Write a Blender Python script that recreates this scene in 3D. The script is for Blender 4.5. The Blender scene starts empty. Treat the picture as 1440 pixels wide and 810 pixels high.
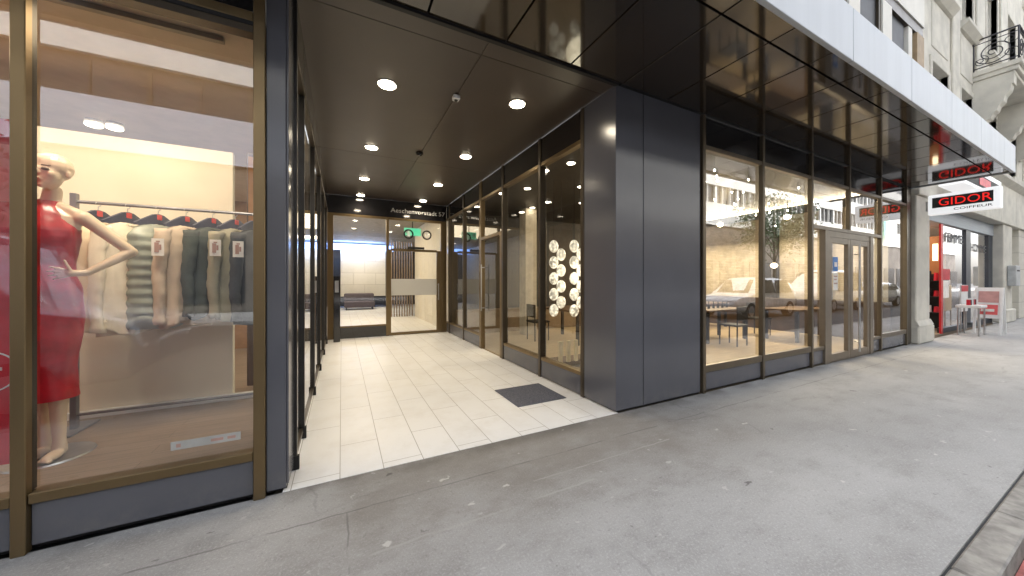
import bpy, bmesh, math, random
from mathutils import Vector, Matrix, noise as mnoise
random.seed(7)
R = math.radians
scene = bpy.context.scene
col = scene.collection

# ------------------------------------------------------------------ camera, sky, sun, exposure
H = 1.40
F = 472.0 / 1440.0                      # focal length / picture width
yaw = math.atan2(239.5, 472.0)
cam = bpy.data.cameras.new('camera')
cam.sensor_width = 36.0
cam.lens = 36.0 * F
cam.shift_y = -9.0 / 1440.0
cam.clip_start = 0.05
cam.clip_end = 2000.0
camo = bpy.data.objects.new('camera', cam)
camo.location = (0, 0, H)
camo.rotation_euler = (R(90), 0, -yaw)
col.objects.link(camo)
scene.camera = camo

SUN_EL, SUN_AZ = R(50), R(35)          # azimuth from +Y (into the building), clockwise seen from above
world = bpy.data.worlds.new('World')
scene.world = world
world.use_nodes = True
wn = world.node_tree
bg = wn.nodes['Background']
sky = wn.nodes.new('ShaderNodeTexSky')
sky.sky_type = 'NISHITA'
sky.sun_disc = False
sky.sun_elevation = SUN_EL
sky.sun_rotation = SUN_AZ
sky.dust_density = 4.0
hs = wn.nodes.new('ShaderNodeHueSaturation')
hs.inputs['Saturation'].default_value = 0.30
wn.links.new(sky.outputs[0], hs.inputs['Color'])
wn.links.new(hs.outputs[0], bg.inputs['Color'])
bg.inputs['Strength'].default_value = 0.15

sl = bpy.data.lights.new('sun', 'SUN')
sl.energy = 1.4
sl.angle = R(30)
sl.color = (1.0, 0.98, 0.95)
so = bpy.data.objects.new('sun', sl)
dvec = Vector((math.sin(SUN_AZ) * math.cos(SUN_EL), math.cos(SUN_AZ) * math.cos(SUN_EL), math.sin(SUN_EL)))
so.rotation_euler = dvec.to_track_quat('Z', 'Y').to_euler()
so.location = (0, -6, 20)
col.objects.link(so)

scene.view_settings.view_transform = 'Standard'
scene.view_settings.look = 'None'
scene.view_settings.exposure = 2.16
scene.view_settings.gamma = 1.0
scene.cycles.use_denoising = True
try: scene.cycles.denoiser = 'OPENIMAGEDENOISE'
except Exception: pass
scene.cycles.max_bounces = 9
scene.cycles.transparent_max_bounces = 20
scene.cycles.glossy_bounces = 5
scene.cycles.sample_clamp_indirect = 6.0
scene.cycles.caustics_reflective = False
scene.cycles.caustics_refractive = False

# ------------------------------------------------------------------ materials
MATS = {}
def nd(nt, t, **kw):
    n = nt.nodes.new(t)
    for k, v in kw.items():
        if hasattr(n, k): setattr(n, k, v)
        else: n.inputs[k].default_value = v
    return n
def math_n(nt, op, a, b=None, clamp=False):
    n = nt.nodes.new('ShaderNodeMath'); n.operation = op; n.use_clamp = clamp
    for i, x in enumerate((a, b)):
        if x is None: continue
        if isinstance(x, (int, float)): n.inputs[i].default_value = x
        else: nt.links.new(x, n.inputs[i])
    return n.outputs[0]
def mixc(nt, fac, a, b, mode='MIX'):
    n = nt.nodes.new('ShaderNodeMix'); n.data_type = 'RGBA'; n.blend_type = mode
    for s, x in ((n.inputs[0], fac), (n.inputs[6], a), (n.inputs[7], b)):
        if isinstance(x, (int, float)): s.default_value = x
        elif isinstance(x, tuple): s.default_value = x if len(x) == 4 else (*x, 1)
        else: nt.links.new(x, s)
    return n.outputs[2]
def ramp(nt, fac, lo, hi):
    n = nt.nodes.new('ShaderNodeMapRange'); n.interpolation_type = 'SMOOTHSTEP'
    nt.links.new(fac, n.inputs[0]); n.inputs[1].default_value = lo; n.inputs[2].default_value = hi
    return n.outputs[0]
def new_mat(name):
    m = bpy.data.materials.new(name); m.use_nodes = True
    nt = m.node_tree; b = nt.nodes['Principled BSDF']
    MATS[name] = m
    return m, nt, b
def pos(nt): return nt.nodes.new('ShaderNodeNewGeometry').outputs['Position']
def noise(nt, scale, detail=4, vec=None, rough=.55):
    n = nd(nt, 'ShaderNodeTexNoise', Scale=scale, Detail=detail, Roughness=rough)
    nt.links.new(vec if vec is not None else pos(nt), n.inputs['Vector'])
    return n.outputs['Fac']
def bump(nt, b, h, strength, dist=.01):
    n = nd(nt, 'ShaderNodeBump', Strength=strength, Distance=dist)
    nt.links.new(h, n.inputs['Height']); nt.links.new(n.outputs[0], b.inputs['Normal'])
def stretch(nt, sx, sy, sz):
    n = nt.nodes.new('ShaderNodeMapping'); n.inputs['Scale'].default_value = (sx, sy, sz)
    nt.links.new(pos(nt), n.inputs['Vector']); return n.outputs[0]

def plain(name, c, rough=.5, metal=0, var=.12, scale=6, bmp=0, bscale=60, spec=.5, coat=0, ior=None, rvar=.06, mix=None, st=None):
    m, nt, b = new_mat(name)
    v = stretch(nt, *st) if st else None
    f = noise(nt, scale, 5, v)
    lo = tuple(max(0, x * (1 - var)) for x in c); hi = tuple(x * (1 + var) for x in (mix or c))
    nt.links.new(mixc(nt, ramp(nt, f, .3, .7), lo, hi), b.inputs['Base Color'])
    rr = math_n(nt, 'ADD', math_n(nt, 'MULTIPLY', math_n(nt, 'SUBTRACT', noise(nt, scale * 2.3), .5), rvar * 2), rough, True)
    nt.links.new(rr, b.inputs['Roughness'])
    b.inputs['Metallic'].default_value = metal
    b.inputs['Specular IOR Level'].default_value = spec
    if ior: b.inputs['IOR'].default_value = ior
    if coat: b.inputs['Coat Weight'].default_value = coat; b.inputs['Coat Roughness'].default_value = .04
    if bmp: bump(nt, b, noise(nt, bscale, 4, v), bmp)
    return m
def emit(name, c, s):
    m, nt, b = new_mat(name)
    b.inputs['Base Color'].default_value = (.8, .8, .8, 1)
    b.inputs['Emission Color'].default_value = (*c, 1); b.inputs['Emission Strength'].default_value = s
    return m
def glass(name, base=.085, tint=(.97, .98, .97), grime=.015):
    m, nt, b = new_mat(name); nt.nodes.remove(b)
    out = nt.nodes['Material Output']
    lw = nd(nt, 'ShaderNodeLayerWeight', Blend=.5)
    p5 = math_n(nt, 'POWER', lw.outputs['Facing'], 4.2)
    fac = math_n(nt, 'ADD', math_n(nt, 'MULTIPLY', p5, .88), base, True)
    tr = nt.nodes.new('ShaderNodeBsdfTransparent'); tr.inputs[0].default_value = (*tint, 1)
    gl = nt.nodes.new('ShaderNodeBsdfGlossy'); gl.inputs['Roughness'].default_value = 0.0
    gl.inputs['Color'].default_value = (.97, .98, 1, 1)
    wob = nd(nt, 'ShaderNodeBump', Strength=.03, Distance=.02)
    nt.links.new(noise(nt, .8, 1), wob.inputs['Height']); nt.links.new(wob.outputs[0], gl.inputs['Normal'])
    mx = nt.nodes.new('ShaderNodeMixShader')
    nt.links.new(fac, mx.inputs[0]); nt.links.new(tr.outputs[0], mx.inputs[1]); nt.links.new(gl.outputs[0], mx.inputs[2])
    df = nt.nodes.new('ShaderNodeBsdfDiffuse'); df.inputs[0].default_value = (.7, .7, .68, 1)
    m2 = nt.nodes.new('ShaderNodeMixShader')
    g = math_n(nt, 'MULTIPLY', ramp(nt, noise(nt, 2.2, 5), .35, .8), grime)
    nt.links.new(g, m2.inputs[0]); nt.links.new(mx.outputs[0], m2.inputs[1]); nt.links.new(df.outputs[0], m2.inputs[2])
    nt.links.new(m2.outputs[0], out.inputs['Surface'])
    return m

def pavement_mat():
    m, nt, b = new_mat('pavement_asphalt')
    p = pos(nt)
    sep = nt.nodes.new('ShaderNodeSeparateXYZ'); nt.links.new(p, sep.inputs[0])
    X, Y = sep.outputs[0], sep.outputs[1]
    big = noise(nt, .55, 6, stretch(nt, .6, 1.3, 1)); mid = noise(nt, 3.2, 7, stretch(nt, .7, 1.1, 1), .7); fine = noise(nt, 85, 3); grit = noise(nt, 300, 2)
    c = mixc(nt, ramp(nt, big, .32, .68), (.345, .342, .337), (.450, .447, .442))
    c = mixc(nt, math_n(nt, 'MULTIPLY', ramp(nt, mid, .42, .74), .60), c, (.265, .258, .248))
    c = mixc(nt, math_n(nt, 'MULTIPLY', ramp(nt, fine, .48, .70), .42), c, (.58, .58, .58))
    c = mixc(nt, math_n(nt, 'MULTIPLY', ramp(nt, grit, .52, .68), .38), c, (.16, .16, .16))
    speck = noise(nt, 42, 2)
    c = mixc(nt, math_n(nt, 'MULTIPLY', ramp(nt, speck, .60, .70), .3), c, (.20, .195, .19))
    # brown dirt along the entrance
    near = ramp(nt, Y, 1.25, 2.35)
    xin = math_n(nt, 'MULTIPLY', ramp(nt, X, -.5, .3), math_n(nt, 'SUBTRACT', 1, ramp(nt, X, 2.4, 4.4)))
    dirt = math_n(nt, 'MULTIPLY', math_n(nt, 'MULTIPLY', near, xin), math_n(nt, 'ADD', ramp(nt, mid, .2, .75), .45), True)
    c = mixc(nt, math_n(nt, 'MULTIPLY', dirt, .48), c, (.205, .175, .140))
    # dirt with contact shade painted in, darker towards the wall
    edge_dirt_shade = ramp(nt, Y, 2.45, 2.66)
    c = mixc(nt, math_n(nt, 'MULTIPLY', edge_dirt_shade, math_n(nt, 'MULTIPLY', ramp(nt, noise(nt, 1.7, 6), .38, .62), .62)), c, (.11, .105, .095))
    # seams between asphalt lifts
    def seam(coord, at_, w, lo=None, other=None):
        wob = math_n(nt, 'ADD', coord, math_n(nt, 'MULTIPLY', math_n(nt, 'SUBTRACT', noise(nt, 4, 6), .5), .05))
        d = math_n(nt, 'ABSOLUTE', math_n(nt, 'SUBTRACT', wob, at_))
        f = math_n(nt, 'SUBTRACT', 1, ramp(nt, d, w * .3, w))
        if lo is not None:
            f = math_n(nt, 'MULTIPLY', f, math_n(nt, 'MULTIPLY', math_n(nt, 'GREATER_THAN', other, lo[0]), math_n(nt, 'LESS_THAN', other, lo[1])))
        return math_n(nt, 'MULTIPLY', f, ramp(nt, noise(nt, 3, 4), .35, .55))
    for s_ in (seam(Y, 2.27, .009), seam(X, .03, .008, (1.3, 2.27), Y)):
        c = mixc(nt, math_n(nt, 'MULTIPLY', s_, .6), c, (.15, .145, .14))
    for s_ in (seam(Y, 1.86, .012, (0, 1.6), X), seam(Y, 2.03, .01, (1.2, 2.6), X)):
        c = mixc(nt, math_n(nt, 'MULTIPLY', s_, .6), c, (.42, .41, .39))
    # chewing gum and chips, scattered one by one
    for sc, th, cc, amt, gate in ((3.1, .085, (.62, .605, .575), .75, .58), (5.7, .11, (.56, .55, .53), .6, .66), (2.3, .07, (.11, .105, .10), .75, .60), (9, .13, (.56, .55, .535), .5, .72), (7, .10, (.16, .155, .15), .6, .72)):
        v = nd(nt, 'ShaderNodeTexVoronoi', Scale=sc)
        w = nt.nodes.new('ShaderNodeVectorMath'); w.operation = 'ADD'
        nz = nd(nt, 'ShaderNodeTexNoise', Scale=14.0, Detail=3.0); nt.links.new(stretch(nt, 1, 1.5, 1), nz.inputs['Vector'])
        sc2 = nt.nodes.new('ShaderNodeVectorMath'); sc2.operation = 'SCALE'; sc2.inputs['Scale'].default_value = .12
        nt.links.new(nz.outputs['Color'], sc2.inputs[0]); nt.links.new(stretch(nt, .8, 1.25, 1), w.inputs[0]); nt.links.new(sc2.outputs[0], w.inputs[1])
        nt.links.new(w.outputs[0], v.inputs['Vector'])
        sepc = nt.nodes.new('ShaderNodeSeparateColor'); nt.links.new(v.outputs['Color'], sepc.inputs[0])
        dot = math_n(nt, 'SUBTRACT', 1, ramp(nt, v.outputs['Distance'], th * .6, th))
        f = math_n(nt, 'MULTIPLY', math_n(nt, 'MULTIPLY', dot, math_n(nt, 'GREATER_THAN', sepc.outputs[0], gate)), amt)
        c = mixc(nt, f, c, cc)
    # hairline cracks
    vc = nd(nt, 'ShaderNodeTexVoronoi', Scale=.9, feature='DISTANCE_TO_EDGE')
    nzv = nd(nt, 'ShaderNodeTexNoise', Scale=2.5, Detail=6.0); nt.links.new(p, nzv.inputs['Vector'])
    nt.links.new(mixc(nt, .22, stretch(nt, 1, 1, 1), nzv.outputs['Color']), vc.inputs['Vector'])
    cr = math_n(nt, 'SUBTRACT', 1, ramp(nt, vc.outputs['Distance'], .002, .008))
    cr = math_n(nt, 'MULTIPLY', cr, ramp(nt, noise(nt, .7, 3), .52, .6))
    c = mixc(nt, math_n(nt, 'MULTIPLY', cr, .22), c, (.12, .118, .115))
    nt.links.new(c, b.inputs['Base Color'])
    b.inputs['Roughness'].default_value = .82; b.inputs['Specular IOR Level'].default_value = .3
    h = math_n(nt, 'ADD', fine, math_n(nt, 'MULTIPLY', grit, .8)); bump(nt, b, h, .35, .004)
    return m

def tile_mat():
    m, nt, b = new_mat('passage_tiles')
    p = pos(nt)
    sep = nt.nodes.new('ShaderNodeSeparateXYZ'); nt.links.new(p, sep.inputs[0])
    cmb = nt.nodes.new('ShaderNodeCombineXYZ')
    nt.links.new(math_n(nt, 'SUBTRACT', sep.outputs[1], .05), cmb.inputs[0]); nt.links.new(math_n(nt, 'ADD', sep.outputs[0], .011), cmb.inputs[1])
    br = nd(nt, 'ShaderNodeTexBrick', Scale=1.0)
    br.offset = .5
    for k, v in (('Brick Width', .90), ('Row Height', .2935), ('Mortar Size', .0026), ('Mortar Smooth', .2), ('Bias', 0)):
        br.inputs[k].default_value = v
    br.inputs['Color1'].default_value = (.84, .845, .85, 1); br.inputs['Color2'].default_value = (.88, .885, .89, 1); br.inputs['Mortar'].default_value = (.33, .31, .28, 1)
    nt.links.new(cmb.outputs[0], br.inputs['Vector'])
    c = mixc(nt, math_n(nt, 'MULTIPLY', ramp(nt, noise(nt, 2.4, 7, None, .7), .42, .75), .30), br.outputs['Color'], (.60, .56, .50))
    c = mixc(nt, math_n(nt, 'MULTIPLY', ramp(nt, noise(nt, 34, 3), .62, .78), .2), c, (.55, .52, .47))
    nt.links.new(c, b.inputs['Base Color'])
    rg = math_n(nt, 'ADD', math_n(nt, 'MULTIPLY', noise(nt, 3, 5), .25), .28)
    nt.links.new(rg, b.inputs['Roughness'])
    bump(nt, b, math_n(nt, 'ADD', math_n(nt, 'MULTIPLY', br.outputs['Fac'], -1), math_n(nt, 'MULTIPLY', noise(nt, 60, 3), .15)), .25, .003)
    return m

def brickish(name, c1, c2, mort, bw, rh, ms, axis, rough=.8, bmp=.4, var=.3):
    m, nt, b = new_mat(name)
    sep = nt.nodes.new('ShaderNodeSeparateXYZ'); nt.links.new(pos(nt), sep.inputs[0])
    cmb = nt.nodes.new('ShaderNodeCombineXYZ')
    nt.links.new(sep.outputs[axis], cmb.inputs[0]); nt.links.new(sep.outputs[2], cmb.inputs[1])
    br = nd(nt, 'ShaderNodeTexBrick', Scale=1.0)
    for k, v in (('Brick Width', bw), ('Row Height', rh), ('Mortar Size', ms), ('Mortar Smooth', .15)): br.inputs[k].default_value = v
    br.inputs['Color1'].default_value = (*c1, 1); br.inputs['Color2'].default_value = (*c2, 1); br.inputs['Mortar'].default_value = (*mort, 1)
    nt.links.new(cmb.outputs[0], br.inputs['Vector'])
    c = mixc(nt, math_n(nt, 'MULTIPLY', ramp(nt, noise(nt, 5, 6), .35, .7), var), br.outputs['Color'], tuple(x * .62 for x in c1))
    nt.links.new(c, b.inputs['Base Color']); b.inputs['Roughness'].default_value = rough
    bump(nt, b, math_n(nt, 'ADD', math_n(nt, 'MULTIPLY', br.outputs['Fac'], -1), noise(nt, 18, 5)), bmp, .01)
    return m

def wood(name, c1, c2, axis=0, rough=.45, plank=.12):
    m, nt, b = new_mat(name)
    sep = nt.nodes.new('ShaderNodeSeparateXYZ'); nt.links.new(pos(nt), sep.inputs[0])
    cmb = nt.nodes.new('ShaderNodeCombineXYZ')
    nt.links.new(sep.outputs[axis], cmb.inputs[0]); nt.links.new(sep.outputs[1 - axis], cmb.inputs[1])
    br = nd(nt, 'ShaderNodeTexBrick', Scale=1.0)
    for k, v in (('Brick Width', 1.1), ('Row Height', plank), ('Mortar Size', .0015)): br.inputs[k].default_value = v
    br.inputs['Color1'].default_value = (*c1, 1); br.inputs['Color2'].default_value = (*c2, 1); br.inputs['Mortar'].default_value = tuple(x * .35 for x in c1) + (1,)
    nt.links.new(cmb.outputs[0], br.inputs['Vector'])
    st = (2, 30, 30) if axis == 0 else (30, 2, 30)
    g = noise(nt, 1.5, 6, stretch(nt, *st))
    nt.links.new(mixc(nt, math_n(nt, 'MULTIPLY', ramp(nt, g, .4, .7), .4), br.outputs['Color'], tuple(x * .55 for x in c1)), b.inputs['Base Color'])
    b.inputs['Roughness'].default_value = rough
    bump(nt, b, g, .1, .003)
    return m

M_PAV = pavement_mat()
M_TILE = tile_mat()
M_ROAD = plain('road_asphalt', (.055, .055, .058), .85, var=.25, scale=2, bmp=.3, bscale=120)
M_GROUND = plain('far_ground', (.09, .09, .09), .9)
M_KERB = plain('kerb_granite', (.30, .285, .26), .8, var=.3, scale=9, bmp=.4, bscale=90)
M_REDLINE = plain('red_road_paint', (.42, .13, .11), .8, var=.3, scale=14)
M_PANEL = plain('slate_panel', (.104, .106, .124), .20, var=.05, scale=1.2, rvar=.03, spec=.6, st=(1, 1, .5))
def grub(m, z0=.22, amt=.28, dust=(.22, .21, .19)):
    nt = m.node_tree; b = nt.nodes['Principled BSDF']; old = b.inputs['Base Color'].links[0].from_socket
    sep = nt.nodes.new('ShaderNodeSeparateXYZ'); nt.links.new(pos(nt), sep.inputs[0])
    low = math_n(nt, 'SUBTRACT', 1, ramp(nt, sep.outputs[2], .0, z0))
    f = math_n(nt, 'MULTIPLY', math_n(nt, 'MULTIPLY', low, ramp(nt, noise(nt, 7, 7, None, .7), .35, .75)), amt)
    f2 = math_n(nt, 'MULTIPLY', ramp(nt, noise(nt, 1, 6, stretch(nt, 9, 9, .5)), .58, .85), .035)
    f3 = math_n(nt, 'MULTIPLY', ramp(nt, noise(nt, 38, 3), .70, .78), .04)
    c = mixc(nt, math_n(nt, 'MAXIMUM', math_n(nt, 'MAXIMUM', f, f2), f3), old, dust)
    nt.links.new(c, b.inputs['Base Color'])
    r_old = b.inputs['Roughness'].links[0].from_socket
    nt.links.new(math_n(nt, 'ADD', r_old, math_n(nt, 'MULTIPLY', math_n(nt, 'ADD', f, ramp(nt, noise(nt, 3.5, 6), .5, .8)), .03)), b.inputs['Roughness'])
    bump(nt, b, noise(nt, .7, 1), .02, .05)
grub(M_PANEL)
M_DARKPANEL = plain('black_glass_panel', (.016, .015, .016), .07, var=.15, scale=1, spec=.8, rvar=.02)
M_SOFFIT = plain('bronze_black_soffit', (.036, .027, .019), .065, var=.2, scale=1, ior=1.72, rvar=.015, bmp=.04, bscale=1.6)
M_PCEIL = plain('brown_satin_ceiling', (.064, .048, .037), .36, var=.06, scale=1.4, rvar=.04, spec=.6)
M_BLACK = plain('black_gap', (.006, .006, .007), .6)
M_BRONZE = plain('anodised_bronze', (.20, .142, .072), .34, .75, var=.08, scale=3, bmp=.03, bscale=200, st=(1, 1, .1))
M_DFRAME = plain('dark_frame', (.035, .033, .032), .35, .3)
grub(M_BRONZE, .25, .45, (.17, .15, .12))
M_BRONZED = plain('dark_bronze', (.090, .072, .052), .36, .7, var=.1, scale=3)
M_FASCIA = plain('white_fascia', (.56, .595, .635), .42, var=.035, scale=1.0, rvar=.03, st=(7, 7, .5))
M_GLASS = glass('shop_glass', .135)
M_GLASSP = glass('passage_glass', .10, (.90, .92, .90))
M_GLASSR = glass('restaurant_glass', .27)
M_CREAM = plain('cream_cladding', (.72, .70, .64), .6, var=.05, scale=2)
M_BLIND = plain('dark_blind', (.018, .020, .026), .5, var=.2, scale=3)
M_STONE = plain('sandstone', (.64, .615, .545), .88, var=.14, scale=2.1, bmp=.35, bscale=28, mix=(.60, .575, .505))
M_STONEB = brickish('stone_ashlar', (.60, .575, .50), (.65, .62, .55), (.38, .36, .32), 1.3, .62, .008, 0, .88, .3, .22)
M_IRON = plain('wrought_iron', (.07, .07, .078), .5, .4)
M_WHITE = plain('white_paint', (.80, .80, .79), .45, var=.04)
M_WALLC = plain('cream_plaster', (.79, .71, .58), .8, var=.05, scale=1.5)
M_SHOPCEIL = plain('shop_ceiling', (.60, .47, .33), .8, var=.05)
M_PLATFORM = wood('platform_oak', (.23, .165, .115), (.27, .195, .14), 0, .4)
M_STOREFLOOR = wood('store_floor', (.26, .20, .15), (.30, .23, .17), 0)
M_RFLOOR = wood('restaurant_oak_floor', (.46, .36, .23), (.52, .41, .27), 0, .3)
M_BROWNW = plain('walnut', (.11, .066, .038), .5, var=.3, scale=3, st=(6, 6, .6))
M_STONEC = brickish('rough_stone_cladding', (.70, .61, .46), (.80, .71, .56), (.56, .48, .36), .34, .055, .004, 1, .8, 1.0, .55)
M_STONEL = brickish('lobby_stone', (.70, .67, .60), (.76, .73, .66), (.55, .52, .46), 1.1, .62, .014, 0, .5, .1, .1)
M_DARKW = plain('dark_wall', (.035, .031, .028), .55)
M_CEILD = plain('dark_ceiling', (.03, .027, .024), .5)
M_MANN = plain('mannequin_skin', (.72, .57, .42), .32, var=.03, coat=.2)
M_SATIN = plain('red_satin', (.43, .008, .022), .33, var=.25, scale=9, spec=.7)
M_CHROME = plain('brushed_steel', (.5, .5, .5), .3, .9)
M_NAVY = plain('navy_plastic', (.03, .035, .075), .4)
M_REDTAG = plain('red_plastic', (.70, .05, .04), .4)
M_CARD = plain('price_card', (.82, .79, .74), .7)
M_INK = plain('sketch_ink', (.45, .28, .24), .8)
M_RED = plain('red_print', (.55, .012, .028), .5, var=.1)
M_PINK = plain('pink_print', (.75, .13, .13), .5)
M_MAT = plain('entrance_mat', (.125, .132, .168), .95, var=.3, scale=60, bmp=.9, bscale=260)
M_LAMP = emit('lamp_glow', (1.0, .86, .64), 10)
M_LAMPS = emit('spot_glow', (1.0, .88, .68), 5)
M_SPARK = emit('spark_glow', (1.0, .9, .72), 22)
M_PEND = emit('pendant_glow', (1.0, .80, .50), 3)
M_CHAND = emit('glass_disc_glow', (1.0, .88, .66), .13)
_nt = M_CHAND.node_tree; _b = _nt.nodes['Principled BSDF']
_nt.links.new(math_n(_nt, 'MULTIPLY', ramp(_nt, noise(_nt, 26, 4), .40, .66), .34), _b.inputs['Emission Strength']); _b.inputs['Roughness'].default_value = .1
M_COVE = emit('cove_blue', (.14, .34, 1.0), 1.0)
M_GREEN = emit('exit_green', (.0, .55, .27), .3)
M_REDLIT = emit('red_letter_glow', (1.0, .015, .008), .17)
M_REDLIT.node_tree.nodes['Principled BSDF'].inputs['Base Color'].default_value = (.55, .02, .02, 1)
M_SIGNBOX = emit('sign_case_glow', (.95, .97, 1.0), .13)  # mild glow added so the shaded sign cases look white
M_GREENLIT = emit('green_sign_glow', (.05, .7, .45), .5)
M_LIGHTBOX = emit('warm_lightbox', (1.0, .75, .42), .9)
def frost():
    m, nt, b = new_mat('frosted_film'); nt.nodes.remove(b)
    d = nt.nodes.new('ShaderNodeBsdfDiffuse'); d.inputs[0].default_value = (.75, .75, .74, 1)
    t = nt.nodes.new('ShaderNodeBsdfTranslucent'); t.inputs[0].default_value = (.75, .75, .74, 1)
    x = nt.nodes.new('ShaderNodeMixShader'); x.inputs[0].default_value = .5
    nt.links.new(d.outputs[0], x.inputs[1]); nt.links.new(t.outputs[0], x.inputs[2]); nt.links.new(x.outputs[0], nt.nodes['Material Output'].inputs['Surface'])
    return m
M_FROST = frost()
M_BLUE = plain('blue_print', (.05, .20, .55), .5)
M_OPPW = plain('pale_render', (.76, .75, .71), .8, var=.04)
M_OPPD = plain('dark_glazing', (.04, .042, .048), .1, var=.4, scale=.6)
M_OPPS = plain('shop_base_stone', (.16, .14, .12), .6, var=.3, scale=.7)
M_SASH = plain('sash_pane', (.17, .165, .15), .12, var=.4, scale=1.4)
M_TYRE = plain('rubber', (.02, .02, .02), .8)
M_CARW = plain('white_car_paint', (.86, .86, .86), .25, coat=1)
M_CARG = plain('grey_car_paint', (.16, .17, .18), .25, .3, coat=1)
M_CARS = plain('silver_car_paint', (.50, .54, .62), .25, .4, coat=1)
M_CARGL = plain('car_glass', (.02, .025, .03), .05)
M_BARK = plain('bark', (.09, .07, .05), .9, bmp=.6, bscale=30)
M_LEAF = plain('leaf', (.045, .085, .025), .6, var=.4, scale=3)

# ------------------------------------------------------------------ mesh helpers
WO = {}
class MB:
    def __init__(s): s.bm = bmesh.new()
    def box(s, x0, x1, y0, y1, z0, z1, bev=0):
        vs = [s.bm.verts.new(p) for p in ((x0,y0,z0),(x1,y0,z0),(x1,y1,z0),(x0,y1,z0),(x0,y0,z1),(x1,y0,z1),(x1,y1,z1),(x0,y1,z1))]
        fs = [s.bm.faces.new([vs[i] for i in q]) for q in ((3,2,1,0),(4,5,6,7),(0,1,5,4),(1,2,6,5),(2,3,7,6),(3,0,4,7))]
        if bev:
            es = list({e for f in fs for e in f.edges})
            bmesh.ops.bevel(s.bm, geom=es, offset=bev, segments=1, affect='EDGES')
        return s
    def prism(s, pts, axis, a, b):
        """outline pts in the two other axes, extruded from a to b along axis (0,1,2)"""
        def P(q, t):
            return {0: (t, q[0], q[1]), 1: (q[0], t, q[1]), 2: (q[0], q[1], t)}[axis]
        A = [s.bm.verts.new(P(q, a)) for q in pts]; B = [s.bm.verts.new(P(q, b)) for q in pts]
        n = len(pts)
        s.bm.faces.new(A); s.bm.faces.new(B[::-1])
        for i in range(n): s.bm.faces.new((A[i], B[i], B[(i+1) % n], A[(i+1) % n]))
        return s
    def cyl(s, p0, p1, r0, r1=None, seg=12, caps=True):
        r1 = r0 if r1 is None else r1
        p0, p1 = Vector(p0), Vector(p1); d = p1 - p0
        q = d.to_track_quat('Z', 'Y')
        A = []; B = []
        for i in range(seg):
            a = 2 * math.pi * i / seg; o = q @ Vector((math.cos(a), math.sin(a), 0))
            A.append(s.bm.verts.new(p0 + o * r0)); B.append(s.bm.verts.new(p1 + o * r1))
        for i in range(seg): s.bm.faces.new((A[i], A[(i+1) % seg], B[(i+1) % seg], B[i]))
        if caps: s.bm.faces.new(A[::-1]); s.bm.faces.new(B)
        return s
    def tube(s, pts, r, seg=8):
        for a, b in zip(pts[:-1], pts[1:]): s.cyl(a, b, r, r, seg)
        return s
    def ball(s, c, rx, ry=None, rz=None, u=16, v=10):
        ry = rx if ry is None else ry; rz = rx if rz is None else rz
        bmesh.ops.create_uvsphere(s.bm, u_segments=u, v_segments=v, radius=1, matrix=Matrix.Translation(c) @ Matrix.Diagonal((rx, ry, rz, 1)))
        return s
    def capsule(s, p0, p1, r0, r1):
        s.cyl(p0, p1, r0, r1, 14); s.ball(p0, r0, u=14, v=8); s.ball(p1, r1, u=14, v=8)
        return s
    def loft(s, rings, cap=True):
        V = [[s.bm.verts.new(p) for p in r] for r in rings]; n = len(V[0])
        for a, b in zip(V[:-1], V[1:]):
            for i in range(n): s.bm.faces.new((a[i], a[(i+1) % n], b[(i+1) % n], b[i]))
        if cap: s.bm.faces.new(V[0][::-1]); s.bm.faces.new(V[-1])
        return s
    def quad(s, *p):
        s.bm.faces.new([s.bm.verts.new(q) for q in p]); return s
    def build(s, name, mat, parent=None, smooth=False, origin=None):
        bmesh.ops.recalc_face_normals(s.bm, faces=s.bm.faces)
        vs = [v.co for v in s.bm.verts]
        lo = [min(v[i] for v in vs) for i in range(3)]; hi = [max(v[i] for v in vs) for i in range(3)]
        o = Vector(origin) if origin is not None else Vector(((lo[0]+hi[0])/2, (lo[1]+hi[1])/2, lo[2]))
        for v in s.bm.verts: v.co -= o
        me = bpy.data.meshes.new(name); s.bm.to_mesh(me); s.bm.free()
        if smooth:
            for p in me.polygons: p.use_smooth = True
        me.materials.append(mat)
        ob = bpy.data.objects.new(name, me); col.objects.link(ob)
        place(ob, o, parent)
        return ob
def place(ob, o, parent):
    WO[ob.name] = Vector(o)
    if parent is not None:
        ob.parent = parent; ob.location = Vector(o) - WO[parent.name]
    else: ob.location = o
def tag(o, label=None, cat=None, group=None, kind=None):
    for k, v in (('label', label), ('category', cat), ('group', group), ('kind', kind)):
        if v: o[k] = v
    return o
def empty(name, loc, label=None, cat=None, group=None):
    o = bpy.data.objects.new(name, None); o.empty_display_size = .1; col.objects.link(o)
    place(o, loc, None)
    return tag(o, label, cat, group)
def box(name, b, mat, parent=None, bev=0):
    return MB().box(*b, bev).build(name, mat, parent)
def sheet(name, mat, parent, *p): return MB().quad(*p).build(name, mat, parent)
def copy_tree(o, loc, rz=0, label=None, group=None):
    def rec(src, par):
        c = src.copy(); col.objects.link(c)
        if par is not None: c.parent = par
        for ch in list(src.children): rec(ch, c)
        return c
    c = rec(o, None); c.location = loc; c.rotation_euler = (0, 0, rz); WO[c.name] = Vector(loc)
    if label: c['label'] = label
    if group: c['group'] = group
    return c
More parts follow.
